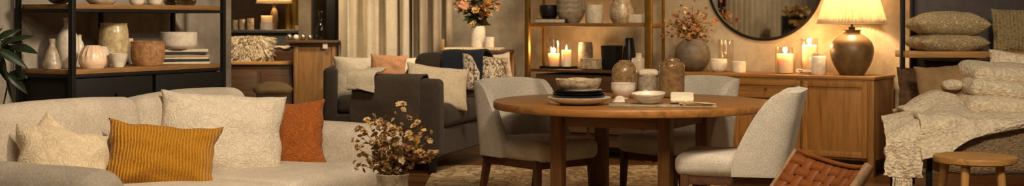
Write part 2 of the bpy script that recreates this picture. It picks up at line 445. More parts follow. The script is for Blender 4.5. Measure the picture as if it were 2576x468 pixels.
def pillow(name, label, cat, px, py, Y, w, h, t, yaw, tilt, roll, mat, seed=0, group=None, **kw):
    o = bm_obj(name, pillow_bm(w, h, t, seed, **kw), mat, None, 180)
    o.location = W(px, py, Y)
    o.rotation_euler = (Matrix.Rotation(R(yaw), 3, 'Z') @ Matrix.Rotation(R(-tilt), 3, 'X') @ Matrix.Rotation(R(roll), 3, 'Y')).to_euler()
    return tag(o, label, cat, group)

def thick(o, th):
    s = o.modifiers.new('s', 'SOLIDIFY'); s.thickness = th; s.offset = 0; return o
def W(px, py, Y): return Vector(((px - CX) / F * Y, Y, CH - (py - HY) / F * Y))
def on_line(px, P, d, off=0, n=None):
    """point of the ground line P + t d (+ off n) that the column px crosses"""
    q = Vector(P[:2]) + (Vector(n) * off if n is not None else Vector((0, 0))); k = (px - CX) / F
    t = (k * q.y - q.x) / (d[0] - k * d[1]); return q + Vector(d) * t

# ------------------------------------------------------------------ the room
A_L = R(62); dL = Vector((math.cos(A_L), math.sin(A_L))); nL = Vector((-math.sin(A_L), math.cos(A_L)))       # wall with the black rack
TH = R(-33); dR = Vector((math.cos(TH), math.sin(TH))); nR = Vector((-math.sin(TH), math.cos(TH)))            # wall with the sideboard

# floor: oak strips
m, nt, b = nmat('oak_strip_floor'); co = coords(nt, (1, 1, 1), (0, 0, R(28)))
bk = nt.nodes.new('ShaderNodeTexBrick'); nt.links.new(co, bk.inputs['Vector'])
bk.inputs['Scale'].default_value = 1; bk.inputs['Brick Width'].default_value = .9; bk.inputs['Row Height'].default_value = .11
bk.inputs['Mortar Size'].default_value = .003; bk.inputs['Color1'].default_value = srgb(126, 84, 42); bk.inputs['Color2'].default_value = srgb(98, 62, 30)
bk.inputs['Mortar'].default_value = srgb(34, 20, 10)
co2 = coords(nt, (1.5, 18, 1), (0, 0, R(28)))
mx = nt.nodes.new('ShaderNodeMix'); mx.data_type = 'RGBA'; mx.blend_type = 'MULTIPLY'; mx.inputs[0].default_value = .8
nt.links.new(bk.outputs[0], mx.inputs[6]); nt.links.new(ramp(nt, noise_n(nt, co2, 2, 5), [(.3, (.55, .5, .45, 1)), (.7, (1.2, 1.15, 1.1, 1))]), mx.inputs[7])
nt.links.new(mx.outputs[2], b.inputs['Base Color']); b.inputs['Roughness'].default_value = .38
struct(box('floor', (0, 9, -.05), (16, 22, .1), m, bev=0))

wl = plaster('grey_plaster', srgb(116, 106, 94), srgb(142, 132, 118), srgb(166, 156, 140))
wr_ = plaster('warm_plaster', srgb(138, 124, 102), srgb(166, 151, 126), srgb(188, 173, 148))
def wall(name, p, q, th, h, mat, z0=0):
    p, q = Vector(p), Vector(q); d = (q - p); L = d.length; a = math.atan2(d.y, d.x)
    o = box(name, (L / 2, th / 2, z0 + h / 2), (L, th, h), mat, bev=0); o.location = (p.x, p.y, 0); o.rotation_euler = (0, 0, a); return struct(o)
RK = Vector((-2.87, 8.3))                      # nearest corner of the black rack
wl0 = RK + nL * .56
wall('wall_left', wl0 - dL * 5.0, wl0 + dL * 2.22, .16, 2.9, wl)
RF = Vector((2.86, 10.06))                     # near right foot of the sideboard
w0 = RF + nR * .60
wall('wall_right', w0 - dR * 5.02, w0 + dR * 2.6, .15, 2.9, wr_)
wall('wall_back', (-1.76, 13.32), (-.9, 13.32), .15, 2.9, wr_)
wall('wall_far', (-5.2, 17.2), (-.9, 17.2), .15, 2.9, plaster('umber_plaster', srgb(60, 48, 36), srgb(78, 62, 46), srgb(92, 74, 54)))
struct(box('pillar', (-2.42, 15.0, 1.45), (.15, .3, 2.9), wr_, bev=.005))

# rug under the dining table
m, nt, b = nmat('patterned_rug'); co = coords(nt)
f = noise_n(nt, co, 3.4, 4, .6, 2.2); g = noise_n(nt, co, 60, 3, .7)
h = math_n(nt, 'ADD', math_n(nt, 'PINGPONG', math_n(nt, 'MULTIPLY', f, 4), .5), math_n(nt, 'MULTIPLY', g, .4))
nt.links.new(ramp(nt, h, [(.25, srgb(138, 106, 68)), (.45, srgb(196, 168, 124)), (.75, srgb(226, 204, 164))]), b.inputs['Base Color'])
b.inputs['Roughness'].default_value = .95; bump(nt, b, g, .6, .008)
rug = box('rug', (.80, 8.65, .008), (2.9, 4.3, .016), m, bev=.006)
tag(rug, 'pale patterned wool rug spread on the floor under the round dining table', 'rug')

# ------------------------------------------------------------------ oatmeal sofa
S0 = Vector((-2.37, 5.90)); A_S = R(67)
def sofa_front():
    t = thing('sofa', 'oatmeal linen two seat sofa with loose cushions in the foreground', 'sofa', (S0.x, S0.y, 0), A_S)
    # local x along the sofa, local -y to its front
    t0, t1, dep, sp = -.36, 1.77, 1.08, .82
    mid = (t0 + t1) / 2; L = t1 - t0
    m_ = M['linen']
    soft('base', (mid, -dep / 2 + .03, .22), (L + .40, dep - .06, .22), .03, m_, t)
    soft('back_frame', (mid, .10, .42), (L + .40, .20, .62), .07, m_, t)
    for i, (a, c) in enumerate(((t0, sp), (sp, t1))):
        rot = Matrix.Rotation(R(-9), 3, 'X')
        soft('back_cushion', ((a + c) / 2, -.07, .605), (c - a - .022, .24, .48), .075, m_, t, .024, .003, i * 7, rot=rot, ms=14)
        soft('seat_cushion', ((a + c) / 2, -.60, .375), (c - a - .004, .92, .16), .055, m_, t, .018, .004, 3 + i * 5, ms=14)
    for s, c in ((-1, t0 - .12), (1, t1 + .12)):
        soft('armrest', (c, -.50, .375), (.24, dep + .06, .55), .10, m_, t, .012, .004, 11 * s, ms=14)
    for x in (t0 - .12, t1 + .12):
        for y in (-.92, .1): box('leg', (x, y, .055), (.05, .05, .11), M['legZ'], t, .006)
    return t
sofa_front()

# cushions on the oatmeal sofa
pillow('cushion', 'sand coloured embroidered cushion with only its upper corner showing behind another', 'cushion', 134, 392, 5.84, .30, .29, .12, 34, 12, 42, M['cream2'], 3, 'cushions on the oatmeal sofa')
pillow('cushion', 'sand coloured embroidered cushion slumped against the near arm of the oatmeal sofa', 'cushion', 160, 430, 5.68, .42, .43, .18, 42, 34, 13, M['cream2'], 5, 'cushions on the oatmeal sofa', wr=.012)
pillow('cushion', 'large cream embroidered square cushion behind the mustard velvet one', 'cushion', 560, 346, 6.76, .665, .485, .18, 20, 14, 4, M['cream'], 9, 'cushions on the oatmeal sofa', wr=.010)
pillow('cushion', 'rust orange embroidered cushion leaning on the far arm of the sofa', 'cushion', 722, 346, 7.10, .44, .41, .15, -6, 14, -5, M['rust'], 12, 'cushions on the oatmeal sofa', wr=.010)
pillow('cushion', 'mustard yellow ribbed velvet lumbar cushion', 'cushion', 408, 396, 6.22, .555, .345, .17, 20, 18, 7, M['mustard'], 15, 'cushions on the oatmeal sofa', wr=.011, pinch=.12)

# ------------------------------------------------------------------ dining table
TC = Vector((.722, 7.66)); TA = R(-26.6)
def dining_table():
    t = thing('dining_table', 'round wooden dining table laid with plates and pots', 'dining table', (TC.x, TC.y, .014), TA)
    Rr = .835
    bm = bmesh.new(); add_lathe(bm, [(0, .706), (Rr - .012, .706), (Rr - .003, .709), (Rr, .716), (Rr, .742), (Rr - .004, .749), (Rr - .010, .75), (0, .75)], 120)
    top = bm_obj('tabletop', bm, M['tableX'], t, 30)
    bm = bmesh.new(); add_box(bm, (.0, 0, .7502), (.004, Rr * 1.96, .001), 0, rot=Matrix.Rotation(R(4), 3, 'Z')); bm_obj('leaf_seam', bm, M['legX'], t)
    s = .335
    for x in (-s, s):
        for y in (-s, s): box('leg', (x, y, .353), (.074, .074, .706), M['tableZ'], t, .005)
    for y in (-s, s): box('apron', (0, y, .655), (s * 2 - .09, .026, .09), M['tableY'], t, .003)
    for x in (-s, s): box('apron', (x, 0, .655), (.026, s * 2 - .09, .09), M['tableY'], t, .003)
    for x in (-s, s): box('stretcher', (x, 0, .16), (.05, s * 2 - .09, .05), M['legX'], t, .004)
    box('stretcher', (0, 0, .16), (s * 2 - .05, .06, .045), M['legX'], t, .004)
dining_table()

# ------------------------------------------------------------------ upholstered dining chairs
def backrest_bm():
    bm = bmesh.new(); ns, nt_ = 44, 16; g = []
    sm = lambda a: a * a * (3 - 2 * a)
    for i in range(ns + 1):
        s = -1 + 2 * i / ns; a = abs(s); sg = 1 if s >= 0 else -1
        # plan: flat back |s|<.45, rounded corner, then the wing running forward
        if a < .42: x = .20 * a / .42; y = .235 - .012 * (a / .42) ** 2
        elif a < .62:
            k = (a - .42) / .20; x = .20 + .062 * math.sin(k * math.pi / 2); y = .223 - .075 * (1 - math.cos(k * math.pi / 2))
        else:
            k = (a - .62) / .38; x = .262 + .004 * k; y = .148 - .185 * k
        # top edge: level across the back, then sweeping down along the wing
        if a < .60: top = .870 - .012 * (a / .6) ** 2
        else:
            k = min(1, (a - .60) / .40); top = .858 - .36 * k ** 2.2
        bot = .394; row = []
        for j in range(nt_ + 1):
            z = bot + (top - bot) * j / nt_
            lean = .09 * max(0, (z - .44) / .44) ** 1.1
            xx = x * (1 - .05 * max(0, (z - .5) / .4)); row.append(bm.verts.new((sg * xx, y + lean, z)))
        g.append(row)
    for i in range(ns):
        for j in range(nt_): bm.faces.new((g[i][j], g[i + 1][j], g[i + 1][j + 1], g[i][j + 1]))
    return bm
def make_chair(label, group):
    t = thing('dining_chair', label, 'dining chair', group=group)
    b = bm_obj('backrest', backrest_bm(), M['chair'], t, 180)
    so = b.modifiers.new('s', 'SOLIDIFY'); so.thickness = .055; so.offset = 0
    sb = b.modifiers.new('b', 'BEVEL'); sb.width = .018; sb.segments = 3; sb.limit_method = 'ANGLE'; sb.angle_limit = R(50)
    soft('seat', (0, -.075, .444), (.50, .56, .122), .045, M['chair'], t, .012)
    fr = bmesh.new()
    for y in (-.29, .19): add_box(fr, (0, y, .362), (.43, .03, .05), .003)
    for x in (-.215, .215): add_box(fr, (x, -.05, .362), (.03, .47, .05), .003)
    bm_obj('seat_frame', fr, M['legX'], t)
    for sx in (-1, 1):
        beam('leg', (sx * .222, -.30, .39), (sx * .228, -.318, 0), .046, .046, M['legZ'], t, .03, .03)
        beam('leg', (sx * .215, .19, .39), (sx * .222, .285, 0), .046, .046, M['legZ'], t, .03, .03)
    return t
G_CH = 'cream tweed dining chairs'
ch = make_chair('cream tweed dining chair in front of the charcoal sofa, nearest the plate stack', G_CH)
chairs = [ch]
for lb in ('cream tweed dining chair behind the round table, nearest the sideboard',
           'cream tweed dining chair with its curved side to us, beside the woven leather chair'):
    c = copy_tree(ch); c['label'] = lb; chairs.append(c)
def put(o, px, Y, rz, z=0): o.location = ((px - CX) / F * Y, Y, z); o.rotation_euler = (0, 0, R(rz))
put(chairs[0], 1342, 8.10, 39)
put(chairs[1], 1712, 8.42, -50)
put(chairs[2], 1872, 7.2, -107)

# ------------------------------------------------------------------ woven leather chair (foreground)
def leather_chair():
    t = thing('woven_chair', 'low wooden chair with a woven tan leather strap back', 'chair', (.70, 4.62, 0), R(-76))
    # local: faces -y ; back reclines to +y
    wd = .27
    def P(u, v, o=0):   # u across -1..1, v 0 (seat) .. 1 (top)
        y = .20 + .30 * v + .055 * (u * u) * -1 + .05; z = .315 + .41 * v - .03 * (1 - u * u) * v
        return Vector((u * wd, y + o * .81, z - o * .58))
    nu, nv = 10, 12
    def strap(us, vs_, first, horiz, k):
        bm = bmesh.new(); n = 30; pts = []
        for i in range(n + 1):
            q = i / n
            if horiz: u, v = -1 + 2 * q, vs_; ph = math.sin(q * nu * math.pi + k * math.pi) * .0022
            else: u, v = us, q; ph = -math.sin(q * nv * math.pi + k * math.pi) * .0022
            pts.append((u, v, ph))
        hw_u, hw_v = .083, .0345
        ra = []
        for (u, v, ph) in pts:
            a, c = (P(u, v - hw_v, ph), P(u, v + hw_v, ph)) if horiz else (P(u - hw_u, v, ph), P(u + hw_u, v, ph))
            ra.append((bm.verts.new(a), bm.verts.new(c)))
        for i in range(n): bm.faces.new((ra[i][0], ra[i + 1][0], ra[i + 1][1], ra[i][1]))
        o = bm_obj('strap', bm, M['leather'], t, 180); s = o.modifiers.new('s', 'SOLIDIFY'); s.thickness = .004; s.offset = 0
    bm = bmesh.new(); gg = [[bm.verts.new(P(-1 + i / 8, j / 10, .012)) for j in range(11)] for i in range(17)]
    for i in range(16):
        for j in range(10): bm.faces.new((gg[i][j], gg[i + 1][j], gg[i + 1][j + 1], gg[i][j + 1]))
    thick(bm_obj('gap_backing', bm, M['leatherd'], t, 180), .004)  # dark sheet added behind the straps to darken their gaps
    for k in range(nu): strap(-1 + (2 * k + 1) / nu, 0, 0, False, k)
    for k in range(nv): strap(0, (k + .5) / nv, 0, True, k)
    for sx in (-1, 1):
        pts = catmull([P(sx, v) + Vector((sx * .012, 0, 0)) for v in (-.1, .3, .7, 1.03)], 4)
        pr = .010 if sx < 0 else .021
        bm = bmesh.new(); add_tube(bm, pts, pr, pr, 12); bm_obj('back_post', bm, M['palewood'], t, 60)
        q = P(sx, -.1)
        tube('leg', [(sx * .28, q.y, .36), (sx * .29, .42, .0)], .018, M['oakZ'], t, .013, 12)
        tube('leg', [(sx * .28, -.24, .40), (sx * .29, -.28, 0)], .018, M['oakZ'], t, .013, 12)
        tube('side_rail', [(sx * .28, -.25, .36), (sx * .28, .24, .32)], .015, M['oakZ'], t)
    tube('back_rail', catmull([P(u, 1.03) for u in (-1, -.5, 0, .5, 1)], 4), .008, M['leather'], t)
    soft('seat', (0, 0, .37), (.55, .48, .04), .015, M['leather'], t)
    tube('front_rail', [(-.28, -.25, .36), (.28, -.25, .36)], .015, M['oakZ'], t)
leather_chair()

# ------------------------------------------------------------------ black rack by the plaster wall
def rack():
    t = thing('shelving_unit', 'black metal shelving unit with wooden shelves and black drawers', 'shelving unit', (RK.x, RK.y, 0), A_L)
    L, D = 1.47, .5
    for (x, y, w) in ((0, 0, .036), (L, 0, .032), (0, D, .03), (L, D, .03), (L / 2, D, .03)):
        box('post', (x, y, 1.0), (w, w, 2.0), M['black'], t, .003)
    for z in (.9065, 1.339, 1.92):
        box('shelf_board', (L / 2, D / 2, z), (L - .04, D - .02, .031), M['shelfwood'], t, .002)
        fr = bmesh.new()
        for y in (0, D): add_box(fr, (L / 2, y, z - .028), (L - .03, .02, .022), .002)
        for x in (0, L): add_box(fr, (x, D / 2, z - .028), (.02, D - .03, .022), .002)
        bm_obj('shelf_rail', fr, M['black'], t)
    box('cabinet_body', (L / 2, D / 2 + .01, .47), (L - .06, D - .04, .80), M['blackwood'], t, .003)
    for i in range(2):
        for k, z in enumerate((.735, .48, .23)):
            d = box('drawer', (.37 + i * .735, -.0, z + .01), (.70, .02, .235), M['blackwood'], t, .003)
            kn = bm_obj('knob', knob_bm(.012), M['black'], d); kn.location = (.37 + i * .735, -.012, z + .01); kn.rotation_euler = (R(90), 0, 0)
def knob_bm(r):
    bm = bmesh.new(); add_lathe(bm, [(0, 0), (r * .5, 0), (r * .5, r * .8), (r, r * 1.1), (r * .9, r * 1.8), (0, r * 2)], 16); return bm
rack()
def rk(px, off=.2):
    q = on_line(px, RK, dL, off, nL); return q
ZL, ZU = .9225, 1.3550

def pot(name, label, cat, xy, z, prof, mat, group=None, th=.006, seg=48, fn=None, parts=None, smooth=True, h_px=True):
    """prof: (radius_px, height_px) outline as measured in the photograph, scaled at this distance"""
    k = xy[1] / F
    pr = [(r * k, h * k) for r, h in prof]
    o = lathe(name, vessel_prof(pr, th, .008, smooth), mat, None, seg, fn)
    o.location = (xy[0], xy[1], z + .0005); tag(o, label, cat, group); return o

# lower shelf
pot('bottle_vase', 'small white bottle vase with a banded foot on the black shelving unit', 'vase', rk(131, .26), ZL, [(21, 0), (23, 10), (21, 20), (20, 22), (14, 42), (8, 55), (6, 62), (8, 75)], M['greyc'])
pot('tall_vase', 'tall smooth white vase behind the front post of the black unit', 'vase', rk(170, .34), ZL, [(17, 0), (24, 22), (28, 50), (24, 80), (11, 102), (9, 115), (12, 126)], M['whitec'])
pot('bottle_vase', 'slim white bottle just beside the front post of the black unit', 'vase', rk(199, .40), ZL, [(13, 0), (14, 35), (12, 55), (6, 70), (6, 80)], M['whitec'])
def pleat(n, amp): return lambda r, z, a: (r * (1 + amp * math.cos(n * a) * min(1, max(0, (z - .03) / .06))), z)
pot('pleated_votive', 'glowing white pleated votive bowl, front one of two on the black unit', 'candle holder', rk(233, .10), ZL, [(26, 0), (33, 12), (33, 25), (30, 38), (24, 50), (17, 57)], ceramic('glow_tint_porcelain', srgb(240, 208, 178), .3, 0, srgb(228, 190, 156)), fn=pleat(15, .05))  # peach colour stands in for the glow of the bowl
pot('pleated_votive', 'white pleated votive bowl tucked behind the front glowing one', 'candle holder', rk(256, .24), ZL, [(14, 0), (20, 12), (19, 30), (14, 46), (11, 51)], M['whitec'], fn=pleat(16, .03))
pot('cup', 'small plain white tapered cup beside the terracotta planter', 'cup', rk(297, .10), ZL, [(13, 0), (17, 12), (21, 24), (23, 34)], M['whitec'])
pot('glazed_vase', 'large cream vase with dripping glaze on the black shelving unit', 'vase', rk(286, .30), ZL, [(27, 0), (34, 20), (37, 55), (36, 85), (33, 100), (34, 108)], M['drip'])
o = box('price_tag', (0, 0, 0), (.04, .003, .062), M['paper'], None, .001); q = rk(328, .24); o.location = (q.x, q.y, ZL + .165)
tag(o, 'blank paper price tag hanging on the drip glazed vase', 'price tag')
tube('string', [(-.0, 0, .03), (-.03, .0, .06), (-.075, .01, .07)], .0012, M['stem'], o)
pot('planter', 'squat crackled terracotta planter on the black shelving unit', 'planter', rk(372, .17), ZL, [(34, 0), (40, 14), (42, 32), (41, 52), (43, 60)], M['terra'], th=.01)
# books and bowl
random.seed(4)
qb = rk(466, .22); zz = ZL
for i, (w, h, mt, lb, ang) in enumerate([
    (.36, .016, 'paper', 'thin cream book at the bottom of the book stack on the black unit', 0),
    (.34, .018, 'darkcover', 'dark covered book, second from the bottom of the stack on the black unit', 3),
    (.345, .014, 'paper', 'thin pale book in the middle of the stack, just under the tan one', -2),
    (.35, .018, 'tancover', 'tan covered book in the stack, directly below the navy one', 2),
    (.32, .018, 'bluecover', 'navy covered book near the top of the stack on the black unit', -3),
    (.33, .020, 'paper', 'cream book on top of the stack, under the white bowl', 1)]):
    b_ = thing('book', lb, 'book', (qb.x, qb.y, zz + .0005), A_L - R(48) + R(ang), 'books stacked on the black shelving unit')
    cv = bmesh.new(); add_box(cv, (0, 0, .0015), (w, .24, .003), .001, 1); add_box(cv, (0, 0, h - .0015), (w, .24, .003), .001, 1); add_box(cv, (0, -.119, h / 2), (w, .003, h - .002), .001, 1)
    bm_obj('cover', cv, M[mt], b_); box('pages', (0, .002, h / 2), (w - .008, .228, h - .0065), M['paper'], b_, .0008, 1); zz += h + .001
pot('bowl', 'wide white bowl resting on the book stack', 'bowl', (rk(449, .22).x, rk(449, .22).y), zz, [(34, 0), (44, 8), (46, 20), (46, 42)], M['whitec'], 'bowls of the black shelving unit')
# upper shelf
pot('bowl', 'shallow black bowl on the upper shelf of the black unit', 'bowl', rk(150, .15), ZU, [(14, 0), (26, 8), (32, 18), (34, 26)], M['blackc'])
pot('bowl', 'speckled cream bowl on the upper shelf of the black unit', 'bowl', rk(255, .15), ZU, [(26, 0), (35, 8), (38, 18), (36, 34)], M['specc'])
pot('bowl', 'white footed bowl on the upper shelf between speckled bowl and its twin', 'bowl', rk(344, .15), ZU, [(12, 0), (17, 5), (20, 16), (21, 28)], M['whitec'])
pot('bowl', 'white footed bowl on the upper shelf beside the dark glass jar', 'bowl', rk(389, .15), ZU, [(12, 0), (17, 5), (20, 16), (21, 28)], M['whitec'])
pot('glass_jar', 'wide smoked glass jar at the end of the upper black shelf', 'jar', rk(453, .15), ZU, [(34, 0), (40, 8), (41, 24), (38, 40)], glass('smoked_glass', (.62, .56, .44, 1)))

# ------------------------------------------------------------------ houseplant
def leaf_bm(bm, base, direction, L, w, droop, roll=0, n=8):
    d = Vector(direction).normalized(); side = d.cross(Vector((0, 0, 1)))
    if side.length < .1: side = Vector((1, 0, 0))
    side.normalize(); side = Matrix.Rotation(roll, 3, d) @ side; up = side.cross(d); p = Vector(base); prev = None
    for i in range(n + 1):
        t = i / n; ww = w * math.sin(math.pi * min(1, t * .96 + .04) ** .8) * .5 + .0006
        c = p + d * (L * t) - Vector((0, 0, 1)) * (droop * L * t * t)
        row = [bm.verts.new(c - side * ww + up * ww * .25), bm.verts.new(c), bm.verts.new(c + side * ww + up * ww * .25)]
        if prev:
            for k in range(2): bm.faces.new((prev[k], prev[k + 1], row[k + 1], row[k]))
        prev = row
def houseplant():
    rnd = random.Random(8); x, y = W(-20, 0, 7.15).x, 7.15
    t = thing('potted_plant', 'dark green leafy houseplant at the edge of the oatmeal sofa', 'potted plant', (x, y, 0))
    lathe('plant_pot', vessel_prof([(.12, 0), (.15, .15), (.16, .3)], .01), M['stonec'], t)
    lathe('soil', [(0, .26), (.147, .26), (.14, .25), (0, .25)], M['leatherd'], t)
    k = y / F
    tips = [((5, 112), (92, 92)), ((15, 118), (106, 134)), ((5, 125), (72, 168)), ((-5, 112), (44, 152)), ((0, 100), (45, 74)), ((-15, 100), (15, 70)),
            ((20, 185), (62, 232)), ((15, 195), (28, 256)), ((-10, 170), (8, 225)), ((0, 140), (28, 196)), ((-30, 120), (-70, 150)), ((-30, 150), (-80, 220)), ((-20, 200), (-60, 250)), ((18, 190), (66, 196)), ((-5, 105), (60, 108))]
    tops = [(0, 130), (10, 105), (-20, 110), (18, 180), (-15, 170)]
    for i, (px, py) in enumerate(tops):
        e = Vector(((px + 20) * k, rnd.uniform(-.05, .05), CH - (py - HY) * k))
        tube('stem', catmull([(rnd.uniform(-.03, .03), 0, .25), (e.x * .3 - .03, e.y, e.z * .55), (e.x, e.y, e.z)], 5), .006, M['leaf2'], t, .004)
    for (bx, by), (tx, ty) in tips:
        b0 = Vector(((bx + 20) * k, rnd.uniform(-.06, .06), CH - (by - HY) * k)); e = Vector(((tx + 20) * k, rnd.uniform(-.1, .05), CH - (ty - HY) * k))
        d = e - b0; L = d.length; bm = bmesh.new(); leaf_bm(bm, b0, d + Vector((0, 0, .12 * L)), L * 1.08, .062, .12, rnd.uniform(.5, 1.2))
        thick(bm_obj('leaf', bm, M['leaf'], t, 180), .0012)
        j = min(tops, key=lambda q: (q[0] - bx) ** 2 + (q[1] - by) ** 2); s0 = Vector(((j[0] + 20) * k, 0, CH - (j[1] - HY) * k))
        tube('leaf_stalk', [s0, b0], .0025, M['leaf2'], t)
houseplant()

# ------------------------------------------------------------------ flowers
def blossom_me(kind, rnd):
    bm = bmesh.new()
    n = {0: 6, 1: 9, 2: 5}[kind]
    for ring in range(2 if kind != 2 else 1):
        for i in range(n):
            a = 2 * math.pi * (i + .5 * ring) / n + rnd.uniform(-.2, .2); el = .35 + .55 * ring + rnd.uniform(-.2, .25)
            d = Vector((math.cos(a) * math.cos(el), math.sin(a) * math.cos(el), math.sin(el)))
            leaf_bm(bm, (0, 0, 0), d, .9 - .25 * ring, .95, .25 * rnd.random(), rnd.uniform(-.5, .5), 4)
    bmesh.ops.create_uvsphere(bm, u_segments=8, v_segments=6, radius=.22, matrix=Matrix.Translation((0, 0, .12)))
    me = bpy.data.meshes.new('blossom'); bm.to_mesh(me); bm.free(); me.polygons.foreach_set('use_smooth', [True] * len(me.polygons)); return me
rb = random.Random(77)
BL = {}
for nm in ('petal', 'petal2', 'petal3', 'pink'):
    for kd in range(3):
        me = blossom_me(kd, rb); me.materials.append(M[nm]); BL[nm, kd] = me
def bouquet(label, cat, base, targets, mats, r=(.012, .020), leafm='leaf2', seed=1, nleaf=2, group=None, per=2, spread=.03, leafL=.06, stem_r=.0016):
    rnd = random.Random(seed); t = thing('flower_bouquet', label, cat, base, group=group); k = base[1] / F
    for (px, py) in targets:
        e = Vector(((px - CX) * k - base[0], rnd.uniform(-1, 1) * .07, CH - (py - HY) * k - base[2]))
        p = catmull([(e.x * .05, e.y * .05, -.06), (e.x * .28, e.y * .3, e.z * .45), tuple(e)], 5)
        st = tube('stem', p, stem_r * 1.3, M['stem'], t, stem_r * .7, 6)
        pl = [p[-1]] + [p[rnd.randrange(len(p) // 2, len(p))] + Vector((rnd.uniform(-1, 1), rnd.uniform(-1, 1), rnd.uniform(-.6, 1))) * spread for _ in range(per - 1)]
        for q in pl:
            b_ = bpy.data.objects.new('blossom', BL[rnd.choice(mats), rnd.randrange(3)]); C.objects.link(b_); b_.parent = st; b_.location = q
            s = rnd.uniform(*r); b_.scale = (s, s, s); b_.rotation_euler = (rnd.uniform(-1.2, 1.2) + .5, rnd.uniform(-.9, .9), rnd.uniform(0, 6))
            if (q - p[-1]).length > 1e-6:
                pass
        if nleaf:
            bm = bmesh.new()
            for _ in range(nleaf):
                q = p[rnd.randrange(len(p) // 3, len(p) - 1)]
                leaf_bm(bm, q, (rnd.uniform(-1, 1), rnd.uniform(-1, 1), rnd.uniform(-.2, .9)), leafL * rnd.uniform(.7, 1.2), leafL * .4, .3, rnd.uniform(-1, 1), 5)
            thick(bm_obj('leaves', bm, M[leafm], st, 180), .0008)
    return t
# foreground vase of dried flowers
vx, vy = W(988, 0, 5.4).x, 5.4; ztop = CH - (438 - HY) / F * vy
v = lathe('floor_vase', vessel_prof([(.085, 0), (.12, .08), (.145, .26), (.12, .42), (.082, .50), (.066, .545), (.072, ztop)], .008), M['specc'], None, 56); v.location = (vx, vy, 0)
tag(v, 'speckled stoneware floor vase holding the dried flowers in the foreground', 'vase')
tg = [(893, 372), (905, 345), (915, 395), (922, 305), (940, 292), (958, 300), (992, 285), (990, 320), (962, 340), (940, 330), (930, 360), (1010, 335), (1040, 318), (1062, 325), (1075, 350), (1098, 385), (1085, 400),
      (1060, 380), (1045, 350), (1020, 365), (1000, 385), (975, 375), (955, 390), (940, 410), (980, 405), (1030, 400), (1050, 410), (1012, 410), (905, 415), (920, 330), (1070, 365), (965, 425)]
bouquet('dried golden and cream flower stems in the stoneware floor vase', 'dried flowers', (vx, vy, ztop - .02), tg, ['petal', 'petal', 'petal2', 'petal3'], (.013, .025), 'goldleaf', 5, 5, per=8, spread=.040, leafL=.030)

# ------------------------------------------------------------------ sideboard wall: cabinets and brass rack
ZS = .797
def sideboard():
    L, D = 1.92, .55
    p = RF - dR * L
    t = thing('sideboard', 'long wooden sideboard with panelled doors under the round mirror', 'sideboard', (p.x, p.y, 0), TH)
    box('top', (L / 2, D / 2, ZS - .0125), (L + .02, D + .015, .025), M['woodX'], t, .004)
    carcass(t, L, D, [(.06, .72, True), (.74, 1.32, True), (1.34, L - .045, False)])
def panel_front(name, x0, x1, z0, z1, t, knob=None):
    """frame-and-panel front as one mesh"""
    bm = bmesh.new(); w = .045; cx, cz = (x0 + x1) / 2, (z0 + z1) / 2
    add_box(bm, (x0 + w / 2, -.008, cz), (w, .02, z1 - z0), .002); add_box(bm, (x1 - w / 2, -.008, cz), (w, .02, z1 - z0), .002)
    add_box(bm, (cx, -.008, z0 + w / 2), (x1 - x0 - 2 * w, .019, w), .002); add_box(bm, (cx, -.008, z1 - w / 2), (x1 - x0 - 2 * w, .019, w), .002)
    add_box(bm, (cx, -.0005, cz), (x1 - x0 - 2 * w + .004, .008, z1 - z0 - 2 * w + .004), .001)
    d = bm_obj(name, bm, M['woodZ'] if z1 - z0 > .3 else M['woodX'], t)
    if knob:
        kn = bm_obj('knob', knob_bm(.011), M['legX'], d); kn.location = (knob[0], -.018, knob[1]); kn.rotation_euler = (R(90), 0, 0)
def carcass(t, L, D, cols):
    z0, z1 = .13, ZS - .027
    bm = bmesh.new()
    for x in (.02, L - .02): add_box(bm, (x, D / 2 + .008, (z0 + z1) / 2), (.03, D - .03, z1 - z0), .002)
    add_box(bm, (L / 2, D - .012, (z0 + z1) / 2), (L - .07, .012, z1 - z0), .001); add_box(bm, (L / 2, D / 2, z0 + .012), (L - .07, D - .03, .024), .001)
    add_box(bm, (L / 2, .012, z1 - .01), (L - .07, .02, .02), .001)
    for c in cols[:-1]: add_box(bm, (c[1] + .01, D / 2, (z0 + z1) / 2), (.018, D - .04, z1 - z0 - .05), .001)
    add_box(bm, (L / 2, .022, (z0 + z1) / 2), (L - .07, .012, z1 - z0 - .05), .001)
    bm_obj('body', bm, M['woodZ'], t)
    for x in (.025, L - .025):
        for y in (.025, D - .025): box('leg', (x, y, (z1) / 2), (.052, .052, z1), M['woodZ'], t, .003)
    for (a, b_, dr) in cols:
        if dr:
            panel_front('drawer', a, b_, z1 - .165, z1 - .015, t, ((a + b_) / 2, z1 - .09)); panel_front('door', a, b_, z0 + .02, z1 - .175, t, (a + .03, z1 - .25))
        else: panel_front('door', a, b_, z0 + .02, z1 - .015, t, (a + .025, z1 - .12))
sideboard()
def cabinet_a():
    L, D = 1.22, .55; p = RF - dR * 3.20
    t = thing('low_cabinet', 'dark wooden low cabinet beneath the brass shelving frame', 'cabinet', (p.x, p.y, 0), TH)
    box('top', (L / 2, D / 2, ZS - .0125), (L, D + .01, .025), M['oldX'], t, .004)
    bm = bmesh.new(); add_box(bm, (L / 2, D / 2 + .01, .43), (L - .07, D - .04, .64), .003); bm_obj('body', bm, M['oldX'], t)
    for x in (.05, L - .05):
        for y in (.05, D - .04): box('leg', (x, y, .055), (.05, .05, .11), M['oldX'], t, .003)
    for i in range(2):
        for k in range(2):
            z = .66 - k * .27; h = .15 if k == 0 else .34; z = .665 if k == 0 else .40
            d = box('drawer', (.33 + i * .56, -.0, z), (.53, .022, h), M['oldX'], t, .004)
            box('handle', (.14 + i * .56, -.016, z), (.045, .012, .05), M['whitec'], d, .004) if k == 0 else None
cabinet_a()
